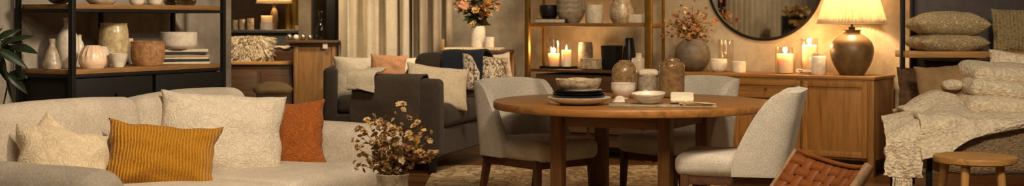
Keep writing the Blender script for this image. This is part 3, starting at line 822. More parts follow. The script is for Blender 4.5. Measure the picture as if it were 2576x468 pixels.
def brass_rack():
    p = RF - dR * 3.22
    t = thing('brass_rack', 'tall brass shelving rack with one wooden shelf above candles', 'shelving unit', (p.x, p.y, 0), TH)
    L = 1.25
    for (x, y, w) in ((0, -.026, .046), (L, -.026, .066)): box('post', (x, y, 1.05), (w, .036, 2.1), M['brass'], t, .003)
    for (x, y, w) in ((0.0, .26, .024), (L + .0, .26, .024)): box('post', (x, y, ZS + .65), (w, w, 1.3), M['brass'], t, .003)
    for z in (1.205, 1.72):
        box('shelf_board', (L / 2, .13, z), (L + .02, .27, .03), M['shelfwood'], t, .003)
        for x in (0, L): box('bracket', (x, .13, z - .022), (.02, .27, .014), M['brass'], t, .002)
brass_rack()
# keep posts clear of the cabinet: front posts stand just before it
def sb(px, off=.3): return on_line(px, RF, dR, off, nR)
ZR = 1.2205
# shelf of the brass frame
q = sb(1397, .13)
b_ = thing('book', 'thick cream book with a black spine lying on the brass frame shelf', 'book', (q.x, q.y, ZR), TH)
box('pages', (0, 0, .021), (.33, .18, .034), M['paper'], b_, .001); cv = bmesh.new()
add_box(cv, (0, 0, .0025), (.335, .19, .004), .001); add_box(cv, (0, 0, .0395), (.335, .19, .004), .001); add_box(cv, (.167, 0, .021), (.02, .19, .04), .002); bm_obj('cover', cv, [M['darkcover']], b_)
pot('bowl', 'deep black bowl standing on the cream book', 'bowl', sb(1381, .12), ZR + .042, [(16, 0), (22, 8), (24, 20), (24, 33)], M['blackc'])
for i, h in enumerate((0, 13, 26)):
    pot('bowl', ['grey ribbed bowl at the bottom of the nested trio on the brass frame shelf', 'grey ribbed bowl in the middle of the nested trio on the brass frame shelf', 'grey ribbed bowl at the top of the nested trio on the brass frame shelf'][i],
        'bowl', sb(1436, .15), ZR + h * 11.6 / F, [(20, 0), (28, 10), (35, 24), (37, 38)], M['greyc'], 'nested bowls on the brass frame shelf', th=.005, fn=lambda r, z, a: (r * (1 + .012 * math.sin(z * 700)), z))
pot('canister', 'plain white cylindrical canister on the brass frame shelf', 'canister', sb(1495, .12), ZR, [(21, 0), (22.5, 4), (22.5, 40), (22, 46)], M['whitec'], smooth=False)
pot('round_vase', 'round speckled cream vase on the brass frame shelf', 'vase', sb(1564, .13), ZR, [(22, 0), (30, 14), (31, 26), (26, 46), (22, 56), (23, 60)], M['specc'])
o = box('ceramic_block', (0, 0, .039), (.165, .09, .078), M['whitec'], None, .008, 3); q = sb(1606, .13); o.location = (q.x, q.y, ZR); o.rotation_euler[2] = TH
tag(o, 'low white ceramic block at the end of the brass frame shelf', 'ornament')

def candle(label, xy, z, rpx, hpx, watts=1.2, group='lit pillar candles', fl=.82, vary=0):
    k = xy[1] / F; r, h = rpx * k, hpx * k
    t = thing('pillar_candle', label, 'candle', (xy[0], xy[1], z), group=group)
    lathe('wax', [(0, 0), (r * .97, 0), (r, .004), (r, h - .006), (r * .96, h), (r * .86, h - .001), (r * .6, h - .010), (0, h - .013)], M['wax'], t, 32, lambda a, b, c: (a * (1 + .012 * math.sin(3 * c + vary)), b))
    tube('wick', [(0, 0, h - .012), (.001, 0, h + .004)], .0015, M['leatherd'], t)
    f = fl
    lathe('flame', [(0, h + .000), (.006 * f, h + .006 * f), (.009 * f, h + .016 * f), (.0065 * f, h + .032 * f), (.0025 * f, h + .048 * f), (0, h + .056 * f)], M['flame'], t, 16)
    l = bpy.data.lights.new('candle_light', 'POINT'); l.energy = watts; l.color = (1, .55, .22); l.shadow_soft_size = .02
    lo = bpy.data.objects.new('candle_light', l); C.objects.link(lo); lo.parent = t; lo.location = (0, 0, h + .055 * f)
    return t
def hurricane(label, xy, z, rpx, hpx, group=None):
    k = xy[1] / F; r, h = rpx * k, hpx * k
    o = lathe('glass_cylinder', [(0, 0), (r - .004, 0), (r, .004), (r, h), (r - .003, h + .001), (r - .004, h - .002), (r - .0045, .006), (0, .006)], M['glass'], None, 40); o.location = (xy[0], xy[1], z)
    return tag(o, label, 'glass candle holder' if 'candle' in label else 'glass vase', group)
# tray with two candles under the brass shelf
q = sb(1405, .16)
tr = thing('tray', 'black rectangular tray under the two candles in the brass frame', 'tray', (q.x, q.y, ZS), TH)
box('plate', (0, 0, .006), (.30, .18, .012), M['black'], tr, .002)
rimb = bmesh.new()
for y in (-.09, .09): add_box(rimb, (0, y, .012), (.30, .006, .022), .001)
for x in (-.15, .15): add_box(rimb, (x, 0, .012), (.006, .18, .022), .001)
bm_obj('rim', rimb, M['black'], tr)
candle('short lit pillar candle on the black tray, inside the glass cylinder', sb(1393, .15), ZS + .0185, 14, 33, 2.2)
hurricane('clear glass cylinder around the short candle on the black tray', sb(1393, .15), ZS + .012, 17.5, 74)
candle('taller lit pillar candle on the black tray, beside the glass cylinder', sb(1425, .15), ZS + .0125, 12, 44, 2.2)
pot('jar', 'tall greige ceramic jar on the dark cabinet in the brass frame', 'jar', sb(1473, .30), ZS, [(16, 0), (18, 5), (18.5, 50), (17, 62), (17, 66)], M['greyc'])
o = box('trinket_box', (0, 0, .048), (.165, .12, .09), M['specc'], None, .012, 3); q = sb(1487, .09); o.location = (q.x, q.y, ZS); o.rotation_euler[2] = TH
tag(o, 'small cream speckled box in front of the greige jar', 'box')
box('lid', (0, 0, .095), (.168, .123, .014), M['specc'], o, .005)
o = bm_obj('square_pot', (lambda bm: (add_box(bm, (0, 0, .11), (.155, .155, .22), .008, 3, taper=.86), bm)[1])(bmesh.new()), M['blackwood']); q = sb(1539, .22); o.location = (q.x, q.y, ZS); o.rotation_euler[2] = TH
tag(o, 'square matt black pot on the dark cabinet', 'pot')
pot('tapered_vase', 'glossy black tapered vase beside the square black pot', 'vase', sb(1583, .22), ZS, [(13, 0), (17, 8), (16, 40), (12, 74), (10, 80)], M['blackc'])
pot('candle_bottle', 'white bottle shaped candle jar behind the tan speckled jar', 'candle jar', sb(1607, .10), ZS, [(18, 0), (19, 6), (19, 26), (15, 32), (8, 34), (8, 44)], M['whitec'])

# sideboard ornaments
q = sb(1742, .3)
pot('globe_vase', 'large dark stoneware globe vase on the sideboard', 'vase', q, ZS, [(22, 0), (36, 12), (44, 36), (40, 60), (26, 76), (21, 80)], M['stonec'])
tg = [(1690, 60), (1680, 82), (1705, 40), (1722, 22), (1740, 18), (1760, 30), (1775, 45), (1790, 62), (1782, 78), (1765, 70), (1745, 55), (1728, 60), (1712, 75), (1700, 92), (1735, 85), (1755, 88), (1775, 92), (1722, 45), (1750, 40), (1718, 95), (1798, 50), (1676, 52)]
bouquet('dusty pink dried flowers in the stoneware globe vase', 'dried flowers', (q.x, q.y, ZS + 78 * q.y / F), tg, ['pink', 'pink', 'petal3', 'petal'], (.015, .028), 'goldleaf', 15, 6, per=9, spread=.075, leafL=.06, stem_r=.002)
hurricane('empty clear glass cylinder vase on the sideboard', sb(1826, .38), ZS, 19, 80)
pot('bowl', 'small white bowl on the sideboard before the glass cylinder', 'bowl', sb(1808, .22), ZS, [(13, 0), (19, 6), (22, 18), (21, 33)], M['whitec'])
pot('cup', 'short white cup on the sideboard next to the white bowl', 'cup', sb(1859, .22), ZS, [(15, 0), (16.5, 3), (17, 26), (16.5, 28)], M['whitec'])
candle('wide lit pillar candle on the sideboard, inside a glass jar', sb(1975, .24), ZS + .0065, 20, 48, 3.2)
hurricane('clear glass jar around the wide candle on the sideboard', sb(1975, .24), ZS, 25, 66)
candle('tall lit pillar candle nearest the table lamp', sb(2036, .38), ZS + .0065, 18, 70, 3.2)
hurricane('tall clear glass cylinder around the candle nearest the lamp', sb(2036, .38), ZS, 22, 88)
xy = sb(2058, .18)
pot('lidded_jar', 'white ribbed jar with a brown lid beside the table lamp', 'jar', xy, ZS, [(19, 0), (21, 3), (21, 42), (17, 48), (15, 49)], M['whitec'], fn=pleat(40, .012), smooth=False)
o = lathe('lid', [(0, 0), (.048, 0), (.052, .006), (.034, .018), (.02, .024), (0, .026)], M['terra'], bpy.data.objects['lidded_jar']); o.location = (0, 0, 49 * xy.y / F)
q = sb(2014, .12); bm = bmesh.new(); rs = random.Random(3)
for i in range(9):
    leaf_bm(bm, (rs.uniform(-.03, .03), rs.uniform(-.02, .02), .008), (rs.uniform(-1, 1), rs.uniform(-1, 1), rs.uniform(0, .5)), rs.uniform(.04, .07), .04, .25, rs.uniform(-.6, .6), 6)
add_tube(bm, [(.0, 0, .006), (.07, 0, .012), (.12, .02, .01)], .008, .005)
o = thick(bm_obj('ceramic_flower', bm, M['whitec'], None, 180), .006); o.location = (q.x, q.y, ZS + .016); o.rotation_euler[2] = TH
tag(o, 'small white ceramic flower ornament lying on the sideboard', 'ornament')

def table_lamp(label, xy, z, s=1.0, watts=14, slim=1.0):
    t = thing('table_lamp', label, 'table lamp', (xy[0], xy[1], z)); k = xy[1] / F * s
    P = lambda l: [(r * k, h * k) for r, h in l]
    lathe('lamp_base', [(0, 0)] + [(q.x, q.y) for q in catmull([(a * slim, b, 0) for a, b in P([(27, 0), (31, 3), (46, 28), (54, 58), (49, 82), (32, 98), (22, 104), (21, 110), (23, 114)])], 6)] + [(0, 114 * k)], M['lampc'], t, 56)
    lathe('neck', [(0, 113 * k), (8 * k, 113 * k), (8 * k, 121 * k), (3 * k, 122 * k), (3 * k, 175 * k), (0, 175 * k)], M['black'], t, 20)
    n = 64; bm = bmesh.new(); rings = []
    for j in range(9):
        q = j / 8; r = (87 - 34 * q) * k; zz = (129 + 112 * q) * k
        rings.append([bm.verts.new((math.cos(a) * r * m_, math.sin(a) * r * m_, zz)) for a, m_ in [(2 * math.pi * i / (n * 2), 1.0 if i % 2 else .93) for i in range(n * 2)]])
    for a, b in zip(rings, rings[1:]):
        for i in range(n * 2): bm.faces.new((a[i], a[(i + 1) % (2 * n)], b[(i + 1) % (2 * n)], b[i]))
    thick(bm_obj('lamp_shade', bm, M['shade'], t, 10), .001)
    for q, r in ((129, 87.5), (241, 54)):
        bm = bmesh.new(); pts = [(math.cos(a) * r * k, math.sin(a) * r * k, q * k) for a in [2 * math.pi * i / 48 for i in range(49)]]
        add_tube(bm, pts, .004, seg=6, cap=False); bm_obj('shade_band', bm, M['ivory'], t, 180)
    lathe('bulb', [(0, 172 * k), (.012, 173 * k), (.03, 182 * k), (.03, 192 * k), (.012, 200 * k), (0, 201 * k)], emit('bulb_glow', (1, .72, .4, 1), 12), t, 20)
    l = bpy.data.lights.new('lamp_light', 'POINT'); l.energy = watts; l.color = (1, .66, .34); l.shadow_soft_size = .05
    o = bpy.data.objects.new('lamp_light', l); C.objects.link(o); o.parent = t; o.location = (0, 0, 212 * k)
    return t
table_lamp('lit table lamp with a rounded bronze pot base and pleated shade', sb(2143, .29), ZS, 1.0, 24)

# round mirror
q = on_line(1922, RF, dR, .585, nR)
mir = thing('mirror', 'large round mirror with a thin black frame above the sideboard', 'mirror', (q.x, q.y, 1.612), TH)
mm, nt, b = nmat('mirror_silver'); b.inputs['Metallic'].default_value = 1; b.inputs['Roughness'].default_value = .02; b.inputs['Base Color'].default_value = (.82, .78, .72, 1)
g = lathe('mirror_glass', [(0, -.004), (.528, -.004), (.528, .004), (0, .004)], mm, mir, 96, smooth=20); g.rotation_euler = (R(90), 0, 0)
g = lathe('frame', [(.524, -.012), (.545, -.012), (.548, 0), (.545, .014), (.524, .014), (.522, 0), (.524, -.012)], M['black'], mir, 96, smooth=30); g.rotation_euler = (R(90), 0, 0)

# ------------------------------------------------------------------ tableware on the dining table
ZT = .7645
def tb(px, py): Y = (CH - .764) * F / (py - HY); return Vector(((px - CX) / F * Y, Y))
q = tb(1457, 263); z = ZT
def plate(label, name, xy, z, rpx, hpx, mat, th=.004):
    return pot(name, label, 'plate', xy, z, [(rpx * .55, 0), (rpx * .62, hpx * .12), (rpx * .9, hpx * .55), (rpx, hpx)], mat, 'plates stacked on the dining table', th, 64)
plate('big white serving plate at the bottom of the stack on the dining table', 'plate', q, z, 79, 18, M['whitec'], .006)
plate('dark plate lowest of the three dark ones in the table stack', 'plate', q, z + .022, 68, 14, M['blackc'])
plate('dark plate in the middle of the three dark ones in the table stack', 'plate', (q.x - .004, q.y), z + .037, 66, 13, M['blackc'])
plate('dark plate topmost of the three dark ones in the table stack', 'plate', (q.x - .008, q.y), z + .052, 63, 12, M['blackc'])
plate('small white plate on top of the dark plates in the stack', 'plate', (q.x + .015, q.y), z + .066, 50, 9, M['whitec'])
pot('serving_bowl', 'speckled cream serving bowl on top of the plate stack', 'bowl', (q.x - .004, q.y), z + .076, [(30, 0), (42, 4), (53, 14), (57, 25), (58, 30)], M['specc'], th=.006, fn=lambda r, z, a: (r * (1 + .01 * math.sin(22 * a) * (z > .03)), z + (.003 * math.sin(5 * a) if z > .06 else 0)))
pot('footed_bowl', 'white footed bowl between the plates and the tan jar', 'bowl', tb(1568, 248), ZT, [(15, 0), (14, 3), (22, 9), (30, 22), (31, 36), (32, 38)], M['whitec'])
def lugs(o, r, z, mat, s=.012):
    for a in (.4, 2.6, 4.2):
        tube('lug', catmull([(math.cos(a) * r, math.sin(a) * r, z - s), (math.cos(a) * (r + s * 1.6), math.sin(a) * (r + s * 1.6), z), (math.cos(a) * r, math.sin(a) * r, z + s)], 4), .003, mat, o)
j = tb(1571, 243.2); j = Vector((j.x, j.y)); Yj = 8.30; j = Vector(((1571 - CX) / F * Yj, Yj))
o = pot('lidded_jar', 'tan speckled rounded jar behind the white footed bowl', 'jar', j, ZT, [(24, 0), (30, 7), (32, 36), (31, 60), (24, 75), (15, 82), (14, 85)], M['tanspeck'])
Yc = 8.05; xy = Vector(((1630 - CX) / F * Yc, Yc))
o = pot('canister', 'grey ribbed canister with a cream stopper between the two brown jars', 'canister', xy, ZT, [(23, 0), (25, 3), (25.5, 50), (26, 56)], M['greyc'], fn=pleat(30, .012), smooth=False)
k = Yc / F
lid = bm_obj('stopper', soft_box_bm(50 * k, 50 * k, 16 * k, 7 * k, .004, lump=.006, off=(0, 0, 60 * k)), M['ivory'], o, 180)
box('tag', (-.022, -.066, .03), (.028, .003, .034), M['paper'], o, .001)
Yc = 7.98; xy = Vector(((1690 - CX) / F * Yc, Yc)); k = Yc / F
o = pot('lidded_jar', 'tall glossy brown jar with a knobbed lid on the dining table', 'jar', xy, ZT, [(27, 0), (31, 6), (32, 40), (32.5, 70), (30, 84), (20, 91), (19, 93)], M['brownc'])
lathe('lid', [(0, 92 * k), (20 * k, 92 * k), (18 * k, 97 * k), (6 * k, 99 * k), (4 * k, 101 * k), (6 * k, 106 * k), (0, 108 * k)], M['brownc'], o, 32)
lugs(o, 27 * k, 87 * k, M['brownc'], .013)
# slate board with low bowl, napkin, dried bundle, wedge dish
q = tb(1665, 268)
o = bm_obj('serving_board', (lambda bm: (add_box(bm, (0, 0, .006), (.60, .20, .012), .003), bm)[1])(bmesh.new()), ceramic('slate', srgb(160, 146, 118), .6, 0, srgb(120, 106, 82), 20)); o.location = (q.x + .005, q.y + .02, ZT); o.rotation_euler[2] = R(-6)
tag(o, 'flat grey stone serving board on the dining table', 'serving board')
pot('low_bowl', 'low white bowl standing on the grey stone board', 'bowl', tb(1631, 267), ZT + .0125, [(17, 0), (24, 3), (36, 14), (42, 24), (43, 27)], M['whitec'], fn=lambda r, z, a: (r, z + (.006 * math.cos(a - 1) if z > .05 else 0)))
nb = bm_obj('folded_napkin', soft_box_bm(.13, .12, .022, .009, .002, lump=.004, rot=Matrix.Rotation(R(18), 3, 'X')), M['ivory'], None, 180); q = tb(1717, 268); nb.location = (q.x, q.y + .02, ZT + .05); nb.rotation_euler[2] = R(-8)
tag(nb, 'folded white napkin propped on the stone board', 'napkin')
bm = bmesh.new(); rs = random.Random(9)
for i in range(16):
    a = Vector((rs.uniform(-.1, -.06), rs.uniform(-.015, .015), rs.uniform(.004, .02))); c = Vector((rs.uniform(.06, .1), rs.uniform(-.02, .02), rs.uniform(.004, .022)))
    add_tube(bm, catmull([a, (a + c) / 2 + Vector((0, 0, rs.uniform(-.004, .008))), c], 4), .005, .002, 6)
o = bm_obj('dried_bundle', bm, M['tancover']); q = tb(1755, 273); o.location = (q.x, q.y, ZT + .0125); o.rotation_euler[2] = R(-8)
tag(o, 'bundle of dried grass stalks at the end of the stone board', 'dried grass bundle')
q = tb(1556, 262)
pot('small_dish', 'small dark dish under the white soap wedge', 'dish', q, ZT, [(16, 0), (20, 1.5), (24, 5)], M['brownc'], th=.004)
bm = bmesh.new(); vv = [bm.verts.new(p) for p in ((-.035, -.02, 0), (.035, -.02, 0), (.035, .02, 0), (-.035, .02, 0), (-.01, -.015, .045), (.03, -.015, .04), (.028, .015, .035), (-.012, .015, .04))]
for f_ in ((0, 3, 2, 1), (4, 5, 6, 7), (0, 1, 5, 4), (1, 2, 6, 5), (2, 3, 7, 6), (3, 0, 4, 7)): bm.faces.new([vv[i] for i in f_])
bmesh.ops.bevel(bm, geom=list(bm.edges), offset=.006, segments=3, affect='EDGES')
o = bm_obj('soap_wedge', bm, M['whitec']); o.location = (q.x, q.y, ZT + .006); o.rotation_euler[2] = R(20); tag(o, 'white wedge of soap in the small dark dish', 'soap')

# ------------------------------------------------------------------ charcoal sofa
A_B = R(72); dB = Vector((math.cos(A_B), math.sin(A_B))); nB = Vector((-math.sin(A_B), math.cos(A_B)))
SB = Vector((-.60, 10.2))
def dark_sofa():
    t = thing('sofa', 'charcoal grey sofa draped with a dark throw on its near arm', 'sofa', (SB.x, SB.y, 0), A_B)
    L, D, m_ = 1.42, .74, M['dark']     # local x along sofa, +y to the back
    soft('base', (L / 2, D / 2, .25), (L - .04, D - .02, .22), .02, m_, t)
    soft('armrest', (.09, D / 2, .45), (.18, D, .64), .045, m_, t, .006)
    soft('armrest', (L - .09, D / 2, .43), (.18, D, .60), .045, m_, t, .006)
    soft('back_frame', (L / 2, D - .09, .48), (L - .3, .16, .56), .04, m_, t)
    w = (L - .36) / 2
    for i in range(2):
        soft('seat_cushion', (.18 + w * (i + .5), .28, .46), (w - .005, .56, .19), .05, m_, t, .02, ms=12)
        soft('back_cushion', (L - .27, .50 - .31 * i, .73), (.18, .30, .42), .07, m_, t, .02, .006, i, rot=Matrix.Rotation(R(8), 3, 'Y'), ms=12)
    for x in (.06, L - .06):
        for y in (.06, D - .06): box('leg', (x, y, .075), (.06, .06, .15), M['blackwood'], t, .004, taper=.8)
dark_sofa()
def armchair():
    t = thing('armchair', 'charcoal armchair carrying a big white cushion before the curtain', 'armchair', (-1.31, 11.86, 0), R(3)); m_ = M['dark']
    Wd = .90
    soft('base', (0, .40, .25), (Wd, .78, .24), .02, m_, t)
    soft('seat_cushion', (0, .30, .46), (Wd - .26, .60, .16), .05, m_, t, .02)
    for s in (-1, 1): soft('armrest', (s * (Wd / 2 - .065), .40, .50), (.13, .80, .60), .04, m_, t, .004)
    soft('backrest', (0, .72, .52), (Wd - .2, .16, .62), .05, m_, t)
    for x in (-.38, .38):
        for y in (.08, .72): box('leg', (x, y, .065), (.05, .05, .13), M['legZ'], t, .004)
armchair()
pillow('cushion', 'big ivory boucle cushion standing on the charcoal armchair', 'cushion', 944, 196, 12.02, .82, .40, .20, 2, 10, 1, M['ivory'], 21)
pillow('cushion', 'peach cushion peeping over the draped sofa arm', 'cushion', 976, 170, 11.75, .34, .24, .09, 4, 8, 4, M['peach'], 23)
# on the charcoal sofa
pillow('cushion', 'beige slub cushion propped on the near arm of the charcoal sofa', 'cushion', 1100, 218, 10.62, .54, .37, .13, 18, 20, 8, M['beigep'], 25, 'cushions on the charcoal sofa')
mz, nt, b = nmat('zebra_weave'); co = coords(nt, (1, 1, .55)); f = noise_n(nt, co, 34, 3, .6, 2.5)
nt.links.new(ramp(nt, f, [(.44, srgb(84, 66, 52)), (.54, srgb(206, 190, 162))]), b.inputs['Base Color']); b.inputs['Roughness'].default_value = .9; bump(nt, b, f, .6, .006)
pillow('cushion', 'cream cushion with brown animal stripes on the charcoal sofa', 'cushion', 1218, 186, 11.25, .42, .34, .13, 14, 12, 6, mz, 27, 'cushions on the charcoal sofa')
pillow('cushion', 'plain cream cushion at the far end of the charcoal sofa', 'cushion', 1256, 168, 11.48, .22, .24, .10, 14, 10, -6, M['ivory'], 29, 'cushions on the charcoal sofa')

def drape(name, label, cat, mat, rows, nu=40, nv=60, th=.012, amp=.006, seed=0, freq=5, parent=None, group=None, smooth=180, fold=0):
    """cloth through a grid of control points rows[u][v]"""
    A = [catmull(r, max(2, nv // (len(r) - 1))) for r in rows]
    cols = [catmull([a[i] for a in A], max(2, nu // (len(rows) - 1))) for i in range(len(A[0]))]
    bm = bmesh.new(); g = [[bm.verts.new(p + noise.noise_vector(p * freq + Vector((seed, 0, 0))) * amp * 2.0) for p in c] for c in cols]
    for i in range(len(g) - 1):
        for j in range(len(g[0]) - 1): bm.faces.new((g[i][j], g[i + 1][j], g[i + 1][j + 1], g[i][j + 1]))
    o = thick(bm_obj(name, bm, mat, parent, smooth), th)
    if label: tag(o, label, cat, group)
    return o, g
# dark throw across the near arm of the charcoal sofa: hangs on its outer side
def SBp(x, y, z): return Vector((SB.x, SB.y, 0)) + Vector((dB.x * x + nB.x * y, dB.y * x + nB.y * y, z))
rows = []
for k, y in enumerate((.14, .28, .44, .60, .745)):
    w = .012 * math.sin(k * 2.1)
    rows.append([SBp(.26, y, .62), SBp(.20, y, .72), SBp(.155, y, .793), SBp(.09, y, .798 + w * .3), SBp(.03, y, .792), SBp(-.018, y, .755), SBp(-.035 + w, y, .6), SBp(-.03 - w, y, .42), SBp(-.04 + w, y, .22)])
drape('throw', 'dark brown wool throw hanging over the near arm of the charcoal sofa', 'throw', M['darkthrow'], rows, 50, 60, .012, .006, 3, 6)
rows = []
for k, y in enumerate((.52, .60, .68, .76)):
    rows.append([SBp(.16, y, .845 - .03 * (k == 3)), SBp(.08, y, .835), SBp(.0, y, .825), SBp(-.055, y, .79), SBp(-.065, y, .72 - .01 * k), SBp(-.066, y, .66 + .02 * k)])
drape('throw', 'small ivory fleece lying on the corner of the dark throw', 'throw', M['ivory'], rows, 24, 40, .022, .007, 8, 7)
rows = []
for k, y in enumerate((-.02, .12, .24, .36)):
    w = .02 * (k % 2)
    rows.append([SBp(1.00 + w, y, .66 + .05 * (k % 2)), SBp(1.02, y, .80), SBp(1.045, y, .93), SBp(1.13, y, .975), SBp(1.25, y, .965), SBp(1.33, y, .90), SBp(1.40, y, .80)])
drape('throw', 'navy throw folded over the far cushions of the charcoal sofa', 'throw', M['navy'], rows, 30, 40, .016, .008, 5, 6)

# ------------------------------------------------------------------ curtains
def curtain(name, label, x0, x1, Y, col, folds, amp, seed, z1=2.75, z0=.02, ang=0, n=220, mat=None):
    rnd = random.Random(seed); bm = bmesh.new(); ph = [rnd.uniform(-.5, .5) for _ in range(folds + 2)]; Ww = x1 - x0
    def off(u, z):
        s = u * folds; i = int(s); f_ = s - i; a = ph[i] * (1 - f_) + ph[min(i + 1, folds)] * f_
        return amp * (math.sin(2 * math.pi * s + a * 1.6) + .25 * math.sin(4.3 * math.pi * s + a * 3 + z * .6)) * (1 + .25 * a)
    rows = []
    for j in range(15):
        z = z0 + (z1 - z0) * j / 14
        rows.append([bm.verts.new((u * Ww + .012 * math.sin(u * 40 + z * 1.3), off(u, z) * (1 - .15 * j / 14), z)) for u in [i / n for i in range(n + 1)]])
    for a, b in zip(rows, rows[1:]):
        for i in range(n): bm.faces.new((a[i], a[i + 1], b[i + 1], b[i]))
    o = thick(bm_obj(name, bm, mat or fabric('cloth_' + str(seed), col, 240, .4, .18, melange=70), None, 180), .004)
    o.location = (x0, Y, 0); o.rotation_euler = (0, 0, ang)
    return tag(o, label, 'curtain')
curtain('curtain', 'cream linen curtain panel behind the armchair', -1.79, -1.03, 12.98, srgb(218, 203, 174), 4, .095, 2)
curtain('curtain', 'greyer linen curtain panel nearest the flower console', -1.02, -.60, 12.90, srgb(176, 158, 130), 3, .08, 3)
# drapes, console and plant that the round mirror shows (they stand by the plaster wall, before the rack)
cp = wl0 - dL * 3.6 - nL * .12
curtain('curtain', 'long grey and cream curtain seen only in the round mirror', cp.x, cp.x + 2.6, cp.y, srgb(196, 180, 152), 15, .05, 6, ang=A_L)

mc = thing('media_cabinet', 'black framed cabinet with a tan panel, seen in the round mirror', 'cabinet', (-3.52, 6.42, 0), R(122))
box('body', (0, .2, .66), (.62, .4, 1.30), M['blackwood'], mc, .006)
box('panel', (0, -.006, .72), (.46, .012, 1.06), M['oakZ'], mc, .004)
bouquet('dried grasses on the black framed cabinet, seen in the round mirror', 'dried flowers', (-3.64, 6.50, 1.33), [(-620 + 18 * i, 8 - 9 * (i % 4)) for i in range(-2, 14)], ['petal', 'petal3'], (.03, .05), 'goldleaf', 31, 6, per=3, spread=.08, leafL=.1)

# ------------------------------------------------------------------ console with flowers in the corner
def console():
    t = thing('console_table', 'narrow wooden console with a woven rush top in the corner', 'console table', (-.33, 12.22, 0), R(-8))
    h = .965; w, d = .62, .34
    box('tabletop', (0, 0, h - .02), (w + .04, d + .02, .035), M['oldX'], t, .004)
    soft('rush_top', (-.04, 0, h + .006), (w - .06, d - .02, .026), .010, M['straw'], t, .003)
    box('apron', (0, -d / 2 + .02, h - .075), (w, .02, .08), M['oldX'], t, .003); box('apron', (0, d / 2 - .02, h - .075), (w, .02, .08), M['oldX'], t, .003)
    for x in (-w / 2, w / 2):
        for y in (-d / 2 + .02, d / 2 - .02): box('leg', (x, y, (h - .04) / 2), (.05, .045, h - .04), M['oldZ'], t, .004)
    box('finial', (-w / 2 + .0, -d / 2 + .02, h + .04), (.028, .028, .12), M['oakZ'], t, .006)
console()
zc = .965 + .020
xy = W(1203, 0, 12.22); xy = Vector((xy.x, xy.y))
pot('cylinder_vase', 'plain white cylinder vase of flowers on the corner console', 'vase', xy, zc, [(17, 0), (18, 4), (18.5, 50), (18.5, 53)], M['whitec'], smooth=False)
tg = [(1150, 8), (1165, -12), (1182, -28), (1205, -30), (1228, -18), (1215, 2), (1190, 5), (1170, 20), (1160, 28), (1205, -8), (1235, 8), (1180, -8), (1225, 30), (1248, 25)]
bouquet('peach roses with dark green leaves in the white cylinder vase', 'flowers', (xy.x, xy.y, zc + 53 * xy.y / F), tg, ['petal', 'pink', 'petal3'], (.045, .065), 'leaf', 25, 5, per=4, spread=.085, leafL=.13, stem_r=.003)
bmk = [((1225, 30), (1270, 50)), ((1215, 35), (1262, 20)), ((1205, 40), (1250, 62)), ((1195, 40), (1160, 48)), ((1200, 35), (1150, 35))]
pot('cup', 'small white cup beside the cylinder vase on the console', 'cup', Vector(((1231 - CX) / F * 12.12, 12.12)), zc, [(10, 0), (12, 3), (13, 26)], M['whitec'])

# ------------------------------------------------------------------ back room behind the passage
def tall_cab():
    x0, x1, y0, z = W(738, 0, 13.05).x, -1.80, 13.05, 1.045
    t = thing('tall_cabinet', 'tall reddish wooden cabinet beside the curtain in the passage', 'cabinet', ((x0 + x1) / 2, y0, 0)); w = x1 - x0
    box('top', (-.02, .25, z - .02), (w + .12, .60, .03), M['oldX'], t, .006); box('cornice', (-.01, .25, z - .05), (w + .06, .54, .03), M['oldX'], t, .008)
    box('body', (0, .25, (z - .065) / 2 + .0), (w, .5, z - .065), M['oldZ'], t, .004)
    for x in (-w / 2 + .03, w / 2 - .03): box('corner_trim', (x, -.006, (z - .065) / 2), (.04, .02, z - .07), M['oldZ'], t, .004)
tall_cab()
zt = 1.0405
for i, (px, r, m_) in enumerate(((728, 8, 'silver'), (745, 7, 'whitec'), (762, 8, 'silver'), (780, 7, 'silver'))):
    Yq = 13.2; k = Yq / F
    o = lathe('bauble', [(0, 0)] + [(math.sin(a) * r * k, r * k * (1 - math.cos(a))) for a in [math.pi * i_ / 14 for i_ in range(1, 14)]] + [(0, 2 * r * k)], M[m_], None, 24, smooth=180); o.location = ((px - CX) * k, Yq, zt)
    tag(o, ['shiny silver bauble at the outer end of the tall cabinet top', 'white bauble between silver ones on the tall cabinet', 'silver bauble right after the white one on the tall cabinet', 'silver bauble closest to the glass decanter on the tall cabinet'][i], 'bauble', 'baubles on the tall cabinet')
pot('decanter', 'clear glass decanter on the tall wooden cabinet', 'decanter', Vector(((808 - CX) / F * 13.3, 13.3)), zt, [(12, 0), (14, 8), (13, 30), (7, 46), (6, 60), (9, 72)], glass('decanter_glass', (.7, .62, .5, 1)))
o = box('dark_urn', (0, 0, .22), (.10, .12, .44), M['blackwood'], None, .01); o.location = ((834 - CX) / F * 13.35, 13.35, zt); o.name = 'wooden_case'; tag(o, 'upright dark wooden case against the curtain edge', 'case')
o = box('paper_tag', (0, 0, 0), (.05, .003, .085), M['paper'], None, .001); o.location = W(818, 112, 13.015); tag(o, 'blank paper tag hanging from the tall cabinet top', 'price tag')
def low_cab():
    x0, x1 = W(566, 0, 13.2).x, W(737, 0, 13.2).x
    t = thing('bench_cabinet', 'low reddish wooden bench with a pale top in the passage', 'bench', ((x0 + x1) / 2, 13.2, 0)); w = x1 - x0 - .03
    box('top', (0, .3, .80), (w + .03, .64, .03), M['oakX'], t, .005); box('body', (0, .3, .39), (w, .58, .78), M['oldX'], t, .004)
    for x in (-w / 4, w / 4): box('door', (x, -.0, .40), (w / 2 - .04, .02, .64), M['oldX'], t, .004)
low_cab()
